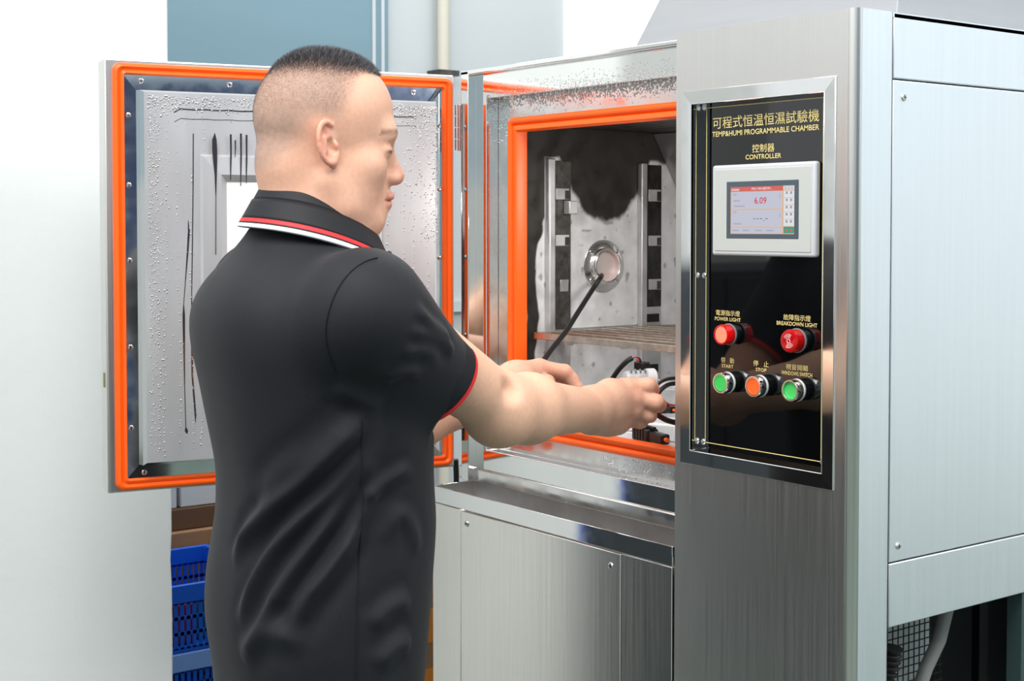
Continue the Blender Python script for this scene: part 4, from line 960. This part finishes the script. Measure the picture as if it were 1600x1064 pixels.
# collar: folded band, lower edge with red and white tipping
NB = HO + HF * -0.018
def cring(th, lvl):
    # th: 0 = front, 90 = right-hand side, 180 = back
    a = math.radians(th); s_, c_ = math.sin(a), math.cos(a)
    back = (1 - c_) / 2
    rx_top, ry_top = 0.0725, 0.0735; zt = -0.122 + 0.050 * (1 - (1 - back) ** 2)
    dz = -0.0345 - 0.012 * (1 - back); flare = 0.0185 + 0.010 * abs(s_)
    r_ = lvl
    return NB + HR * (s_ * (rx_top + flare * r_)) + HF * (c_ * (ry_top + flare * r_ * 1.0) + 0.012 * (1 - back) + 0.004) + UP * (zt + dz * r_)
def band(l0, l1, th_, name, m, lift=0.0):
    def f(s_, t):
        deg = -172 + 344 * s_ + 180 - 0; deg = 8 + 344 * s_
        l = l0 + (l1 - l0) * t; p = cring(deg, l); a = math.radians(deg)
        return tuple(p + (HR * math.sin(a) + HF * math.cos(a)) * lift)
    o = MB().grid(f, 72, 6).build(name, m, shirt, recalc=False)
    md = o.modifiers.new('cloth', 'SOLIDIFY'); md.thickness = 0.0035; md.offset = 0
    return o
band(-0.5, 0.0, 0, 'collar_stand', RIB); band(0.0, 0.70, 0, 'collar', RIB, 0.0015)
band(0.70, 0.83, 0, 'collar_red_tipping', RED, 0.0018); band(0.83, 0.885, 0, 'collar_gap', RIB, 0.0018); band(0.885, 1.0, 0, 'collar_white_tipping', WHT, 0.0018)
MB().lathe([(0, 0.0), (0.0055, 0.0), (0.0055, 0.002), (0, 0.0026)], 18, tuple(cring(10, 0.5) + HF * 0.005), 'y').build('collar_button', BLACKPL, shirt)

# trousers and shoes (below the frame)
trz = SDF(0.006)
def pel(P): return np.maximum(torso_fn(-0.006)(P), np.maximum(0.78 - P[..., 2], P[..., 2] - 0.98))
cs = [bp_(sx * 0.22, sy * 0.18, 0) for sx in (-1, 1) for sy in (-1, 1)]; lo = np.min(cs, 0); hi = np.max(cs, 0); lo[2] = 0.78; hi[2] = 0.98
trz.add(pel, lo, hi, 0.03)
for sx in (-1, 1):
    trz.cone(bp_(sx * 0.092, 0, 0.84), bp_(sx * 0.096, 0.02, 0.49), 0.092, 0.07, 0.03); trz.cone(bp_(sx * 0.096, 0.02, 0.49), bp_(sx * 0.096, -0.01, 0.09), 0.07, 0.062, 0.02)
tp_, tt_, tq_ = trz.polygonize()
link('trousers', poly_mesh('trousers', tp_, tt_, tq_), mat('dark_trousers', (34, 36, 44), 0.7), person)
for sx in (-1, 1):
    so = SDF(0.005); so.cone(bp_(sx * 0.098, -0.05, 0.05), bp_(sx * 0.112, 0.16, 0.04), 0.046, 0.042, 0.02); so.cone(bp_(sx * 0.098, -0.03, 0.08), bp_(sx * 0.098, -0.02, 0.1), 0.045, 0.045, 0.03)
    def cutz(P): return P[..., 2] - 0.002
    p_, t_, q_ = so.polygonize(); p_[:, 2] = np.maximum(p_[:, 2], 0.0)
    link('shoe', poly_mesh('shoe', p_, t_, q_), mat('black_leather', (18, 18, 18), 0.35), person)
# ------------------------------------------------------------------ things inside the chamber
shelf = empty('wire_shelf', (-0.645, 0.30, 1.272))
tag(shelf, 'slatted steel wire shelf across the middle of the chamber', 'shelf')
MB().box(-0.853, -0.426, 0.128, 0.134, 1.2715, 1.284).build('front_rail', SHELF_STEEL, shelf, bevel=0.001)
MB().box(-0.853, -0.847, 0.134, 0.50, 1.2735, 1.284).build('side_rail', SHELF_STEEL, shelf, bevel=0.001)
MB().box(-0.432, -0.426, 0.134, 0.50, 1.2735, 1.284).build('side_rail', SHELF_STEEL, shelf, bevel=0.001)
for yy in (0.165, 0.205, 0.245, 0.285, 0.325, 0.365, 0.405, 0.445, 0.49):
    MB().box(-0.847, -0.432, yy, yy + 0.006, 1.278, 1.285).build('slat', SHELF_STEEL, shelf, bevel=0.001)
for yy in (0.19, 0.43): MB().box(LX + 0.004, LX + 0.03, yy, yy + 0.022, 1.256, 1.2733).build('shelf_bracket', DULL, CH, bevel=0.002)

tag(MB().tube(catmull([np.array(p) for p in [(-0.872, 0.309, 1.385), tuple(cp(938, 434, 2.70)), tuple(cp(926, 452, 2.675)), tuple(cp(905, 485, 2.60)), tuple(cp(884, 518, 2.54)), tuple(cp(864, 543, 2.49)), tuple(cp(850, 562, 2.45)), tuple(cp(843, 574, 2.435))]], 6), 0.0046, 12).build('sensor_cable', RUBBER), 'thick black cable hanging from the round port to the hand', 'cable')

# sensor held in the right hand
hs = empty('camera_sensor', tuple(cp(998, 596, 2.262)))
tag(hs, 'small pale grey cast sensor with a ring mouth held between the fingers', 'sensor')
c0, c1 = cp(978, 592, 2.262), cp(1017, 592, 2.275); ax_ = (c1 - c0) / np.linalg.norm(c1 - c0)
def along(mb, prof, n=28):
    u = np.cross(ax_, UP); u /= np.linalg.norm(u); w = np.cross(ax_, u); vs = []
    for r, h in prof: vs += [tuple(c0 + ax_ * h + (u * math.cos(2 * math.pi * k / n) + w * math.sin(2 * math.pi * k / n)) * r) for k in range(n)]
    fs = [(i * n + k, i * n + (k + 1) % n, (i + 1) * n + (k + 1) % n, (i + 1) * n + k) for i in range(len(prof) - 1) for k in range(n)]
    return mb.add(vs, fs + [tuple(range(n)), tuple(range((len(prof) - 1) * n, len(prof) * n))])
L_ = np.linalg.norm(c1 - c0)
along(MB(), [(0.006, -0.004), (0.0115, -0.002), (0.0135, 0.004), (0.0125, 0.012), (0.014, 0.016), (0.0135, L_ - 0.012), (0.012, L_ - 0.01)]).build('housing', GREYPL, hs)
along(MB(), [(0.0125, L_ - 0.01), (0.0165, L_ - 0.008), (0.017, L_ + 0.004), (0.0155, L_ + 0.006), (0.0135, L_ + 0.006), (0.0125, L_ - 0.004)]).build('ring_mouth', mat('pale_ring', (200, 202, 203), 0.35), hs)
along(MB(), [(0.0125, L_ - 0.004), (0.0125, L_ + 0.001), (0.009, L_ + 0.003), (0.001, L_ + 0.0035)]).build('lens', mat('lens_brown', (66, 52, 44), 0.15), hs)
for k in range(4):
    p = c0 + ax_ * (0.008 + k * 0.008) + UP * 0.0125; MB().tube([tuple(p - FV * 0.012), tuple(p + UP * 0.002), tuple(p + FV * 0.012)], 0.0016, 8).build('casting_rib', mat('rib_grey', (120, 124, 126), 0.4), hs)
q_ = cp(1003, 574, 2.285)
MB().box(q_[0] - 0.011, q_[0] + 0.011, q_[1] - 0.008, q_[1] + 0.008, q_[2] - 0.008, q_[2] + 0.009).build('plug', BLACKPL, hs, bevel=0.002)
for k in range(2):
    MB().tube(catmull([np.array(p) for p in [tuple(cp(999 + 2 * k, 568, 2.285)), tuple(cp(998 + 2 * k, 562 - k, 2.28)), tuple(cp(993 + k, 558, 2.28)), tuple(cp(985, 560, 2.28))]], 5), 0.0013, 6).build('lead_wire', mat('lead_red', (215, 50, 40), 0.4) if k == 0 else RUBBER, hs)
MB().tube(catmull([np.array(tuple(cp(*p))) for p in [(988, 559, 2.28), (979, 565, 2.28), (968, 576, 2.29), (958, 590, 2.30), (950, 604, 2.32), (944, 625, 2.33)]], 5), 0.0042, 10).build('sheathed_cable', RUBBER, hs)

# parts lying on the chamber floor
FZ = OZ0
def floor_pt(x, y): d = cp(x, y, 1.0) - CAM; t = (FZ - CAM[2]) / d[2]; return CAM + d * t
def module(name, x, y, sx, sy, sz, rz, label, colr, z0=FZ + 0.0006):
    p = floor_pt(x, y) if z0 < FZ + 0.002 else None
    o = empty(name, (p[0], p[1], z0)); tag(o, label, 'sensor module', 'modules on the chamber floor')
    c, s_ = math.cos(rz), math.sin(rz)
    def T(v): return (p[0] + v[0] * c - v[1] * s_, p[1] + v[0] * s_ + v[1] * c, z0 + v[2])
    MB(T).box(-sx, sx, -sy, sy, 0, sz).build('housing', colr, o, bevel=0.004, seg=3)
    MB(T).box(-sx * 0.7, sx * 0.7, -sy * 0.7, sy * 0.7, sz - 0.001, sz + 0.008).build('lid', WHITEPL, o, bevel=0.002)
    MB(T).box(-sx - 0.012, -sx + 0.002, -0.011, 0.011, sz * 0.25, sz * 0.7).build('socket', BLACKPL, o, bevel=0.0015)
    for q2 in (-1, 1): MB(T).lathe([(0.0, sz + 0.010), (0.004, sz + 0.010), (0.005, sz + 0.006), (0.005, sz - 0.002)], 12, (q2 * sx * 0.8, sy * 0.8, 0)).build('boss', GREYPL, o)
    return o
module('sensor_module', 1046, 655, 0.034, 0.028, 0.062, 0.5, 'tall pale grey module at the back right of the chamber floor', GREYPL)
module('sensor_module', 1040, 688, 0.028, 0.018, 0.03, 0.35, 'low white module lying at the front of the chamber floor', WHITEPL)
module('sensor_module', 985, 672, 0.022, 0.018, 0.022, 0.9, 'small white module half hidden under the right hand', WHITEPL)
def connector(pa, pb, r, label):
    pa, pb = np.array(pa), np.array(pb); o = empty('cable_connector', tuple((pa + pb) / 2 - UP * r)); tag(o, label, 'connector', 'loose black connectors')
    d = (pb - pa); L = np.linalg.norm(d); d /= L; u = np.cross(d, UP); u /= np.linalg.norm(u); w = np.cross(u, d)
    def T(v): q3 = pa + d * v[0] + u * v[1] + w * v[2]; return tuple(q3)
    MB(T).box(0, L * 0.55, -r, r, -r, r).build('shell', BLACKPL, o, bevel=r * 0.25)
    MB(T).box(L * 0.5, L, -r * 0.75, r * 0.75, -r * 0.75, r * 0.75).build('plug', BLACKPL, o, bevel=r * 0.25)
    for k in range(4): MB(T).box(L * 0.08 + k * L * 0.1, L * 0.12 + k * L * 0.1, -r * 1.08, r * 1.08, -r * 1.02, r * 1.08).build('ridge', BLACKPL, o)
    MB(T).box(L * 0.3, L * 0.62, -r * 0.3, r * 0.3, r, r * 1.4).build('latch', BLACKPL, o, bevel=r * 0.1)
    MB(T).tube([(L, 0, 0), (L + 0.008, 0, 0)], r * 0.35, 8).build('seal', mat('seal_orange', (240, 110, 50), 0.4), o)
    return o
connector(tuple(floor_pt(996, 686) + UP * 0.0125), tuple(floor_pt(1040, 699) + UP * 0.0125), 0.0115, 'large ribbed black connector lying behind the orange gasket')
connector(tuple(floor_pt(1030, 672) + UP * 0.040), tuple(floor_pt(1052, 676) + UP * 0.040), 0.008, 'small black connector resting on top of the white module')
def cable(pts, r, m, label): return tag(MB().tube(catmull([np.array(p) for p in pts], 6), r, 9).build('cable', m), label, 'cable', 'cables in the chamber')
cable([tuple(cp(1022, 606, 2.29)), tuple(cp(1034, 596, 2.31)), tuple(cp(1050, 591, 2.34)), tuple(cp(1075, 592, 2.38))], 0.0028, RUBBER, 'upper thin black cable running right from the held sensor')
cable([tuple(cp(1024, 622, 2.29)), tuple(cp(1034, 608, 2.31)), tuple(cp(1048, 600, 2.34)), tuple(cp(1075, 599, 2.38))], 0.0036, RUBBER, 'thicker black cable arching beside the fingertips')
cable([tuple(cp(1015, 640, 2.29)), tuple(cp(1030, 650, 2.31)), tuple(cp(1046, 658, 2.33)), tuple(cp(1075, 664, 2.36))], 0.0046, RUBBER, 'stiff black sheathed cable below the fingers')
cable([tuple(cp(1033, 620, 2.30)), tuple(cp(1040, 628, 2.32)), tuple(cp(1046, 632, 2.335)), tuple(cp(1060, 634, 2.36))], 0.0016, mat('lead_red', (215, 50, 40), 0.4), 'thin bare red lead beside the fingertips')

# ------------------------------------------------------------------ stores behind: crates and cartons
CRATE = mat('blue_plastic', (16, 86, 196), 0.4, sss=0.0); CRATEL = mat('pale_blue_rim', (120, 160, 225), 0.4)
def crate(z0, z1, x1, y0, y1, label, rimm):
    x0 = x1 - 0.36; o = empty('plastic_crate', ((x0 + x1) / 2, (y0 + y1) / 2, z0)); tag(o, label, 'crate', 'blue crates behind the pillar')
    MB().box(x0, x1, y0, y1, z0, z0 + 0.008).build('floor_plate', CRATE, o)
    MB().frame(x0 - 0.006, x1 + 0.006, y0 - 0.006, y1 + 0.006, x0 + 0.012, x1 - 0.012, y0 + 0.012, y1 - 0.012, 0, 1)
    rim = MB(lambda p: (p[0], p[2], p[1])).frame(x0 - 0.006, x1 + 0.006, y0 - 0.006, y1 + 0.006, x0 + 0.006, x1 - 0.006, y0 + 0.006, y1 - 0.006, z1 - 0.042, z1)
    rim.build('rim', rimm, o, bevel=0.002)
    w = MB(); zz0, zz1 = z0 + 0.008, z1 - 0.042; pit = 0.0150; hw = 0.006; rows = max(2, int((zz1 - zz0) / 0.033))
    def wall(fix, a0, a1, vert):
        # slotted wall: uprights plus cross bars
        def B(a, b, z, zz, t):
            if vert: w.box(fix - t, fix, a, b, z, zz)
            else: w.box(a, b, fix - t, fix, z, zz)
        nb = int((a1 - a0) / pit); p = (a1 - a0) / nb
        for k in range(nb): B(a0 + k * p, a0 + k * p + p - hw, zz0, zz1, 0.003)
        rh = (zz1 - zz0) / rows
        for k in range(rows + 1): B(a0, a1, max(zz0, zz0 + k * rh - 0.004), min(zz1, zz0 + k * rh + 0.004), 0.003)
    wall(x1, y0, y1, True); wall(x0 + 0.003, y0, y1, True); wall(y0 + 0.003, x0, x1, False); wall(y1, x0, x1, False)
    w.build('slotted_walls', CRATE, o, smooth=False)
    return o
crate(0.0, 0.4925, -1.85, -0.42, 0.10, 'deep blue slotted plastic crate with a pale rim at the bottom', CRATEL)
crate(0.4935, 0.652, -1.85, -0.42, 0.10, 'shallow blue slotted plastic crate stacked on the deep one', CRATE)
for k, (cc_, xx, yy) in enumerate((((170, 30, 40), -1.93, -0.12), ((40, 110, 70), -1.95, -0.03))):
    o = MB().box(xx - 0.05, xx + 0.05, yy - 0.04, yy + 0.04, 0.503, 0.60).build('packet', mat('packet%d' % k, cc_, 0.5), None, bevel=0.006)
    tag(o, ('red packet seen through the slots of the blue crate', 'green packet seen through the slots of the blue crate')[k], 'packet')
CARD = mat('cardboard', (150, 112, 80), 0.75, noise=0.08, nscale=(6, 6, 20)); CARDD = mat('joint_and_shade_brown', (96, 68, 46), 0.8, noise=0.08, nscale=(6, 6, 20)); TAPE = mat('orange_tape', (214, 134, 48), 0.35)  # darker brown serves flap joints and the shaded gap in the stack
def carton(x0, x1, y0, y1, z0, z1, m, label, tape=None, group=None):
    o = empty('carton', ((x0 + x1) / 2, (y0 + y1) / 2, z0)); tag(o, label, 'box', group)
    MB().box(x0, x1, y0, y1, z0, z1).build('body', m, o, bevel=0.003)
    ym = (y0 + y1) / 2
    MB().box(x0, x1 + 0.0006, ym - 0.002, ym + 0.002, z1 - 0.0005, z1 + 0.0008).build('flap_joint', CARDD, o)
    if tape:
        for a, b in tape: MB().box(x1, x1 + 0.0012, y0 - 0.0005, y1 + 0.0005, a, b).build('tape_strip', TAPE, o)
    return o
carton(-2.7, -2.24, -0.35, 0.30, 0.0, 0.685, CARD, 'big brown carton standing on the floor behind the blue crates')
carton(-2.7, -2.26, -0.30, 0.32, 0.686, 0.742, CARDD, 'flat dark brown block coloured as the shaded gap above the big brown carton')  # dark block stands in for the shadow between the stacked cartons
carton(-2.66, -2.27, -0.28, 0.05, 0.743, 0.90, mat('white_card', (196, 198, 200), 0.6), 'white carton at the top of the stack, left one')
carton(-2.66, -2.27, 0.06, 0.34, 0.743, 0.90, mat('white_card', (196, 198, 200), 0.6), 'white carton at the top of the stack, right one')
carton(-1.98, -1.5, 0.22, 0.66, 0.0, 0.78, CARD, 'tall brown carton with orange tape between the man and the machine', tape=((0.52, 0.60), (0.40, 0.46), (0.68, 0.70)))
tag(MB().tube(catmull([np.array(p) for p in [(-1.03, 0.075, 1.03), (-1.035, 0.08, 0.99), (-1.05, 0.09, 0.93), (-1.06, 0.1, 0.8), (-1.06, 0.12, 0.4), (-1.05, 0.2, 0.008), (-1.05, 0.5, 0.006)]], 6), 0.0055, 8).build('door_cable', RUBBER), 'black cable dropping from under the hinge side of the door', 'cable')

# left of the view, seen only as reflections in the polished steel
lk = empty('steel_locker', (-2.1, -1.75, 0)); tag(lk, 'dark steel locker reflected in the drip tray', 'locker')
LKM = mat('dark_locker', (44, 50, 55), 0.5)
MB().box(-2.4, -1.75, -2.45, -1.0, 0.0, 1.35).build('carcass', LKM, lk, bevel=0.005)
for k in range(3): MB().box(-1.75, -1.732, -2.44 + k * 0.48, -1.97 + k * 0.48, 0.05, 1.33).build('locker_door', LKM, lk, bevel=0.003)
tag(MB().box(-1.9, -1.63, -0.9, -0.862, 0.621, 0.9).build('plastic_board', CRATE, bevel=0.006), 'blue plastic board standing on a dark box beside the white pillar', 'board')
tag(MB().box(-1.98, -1.62, -0.955, -0.855, 0.0, 0.62).build('storage_box', LKM, bevel=0.004), 'dark storage box under the blue plastic board', 'box')
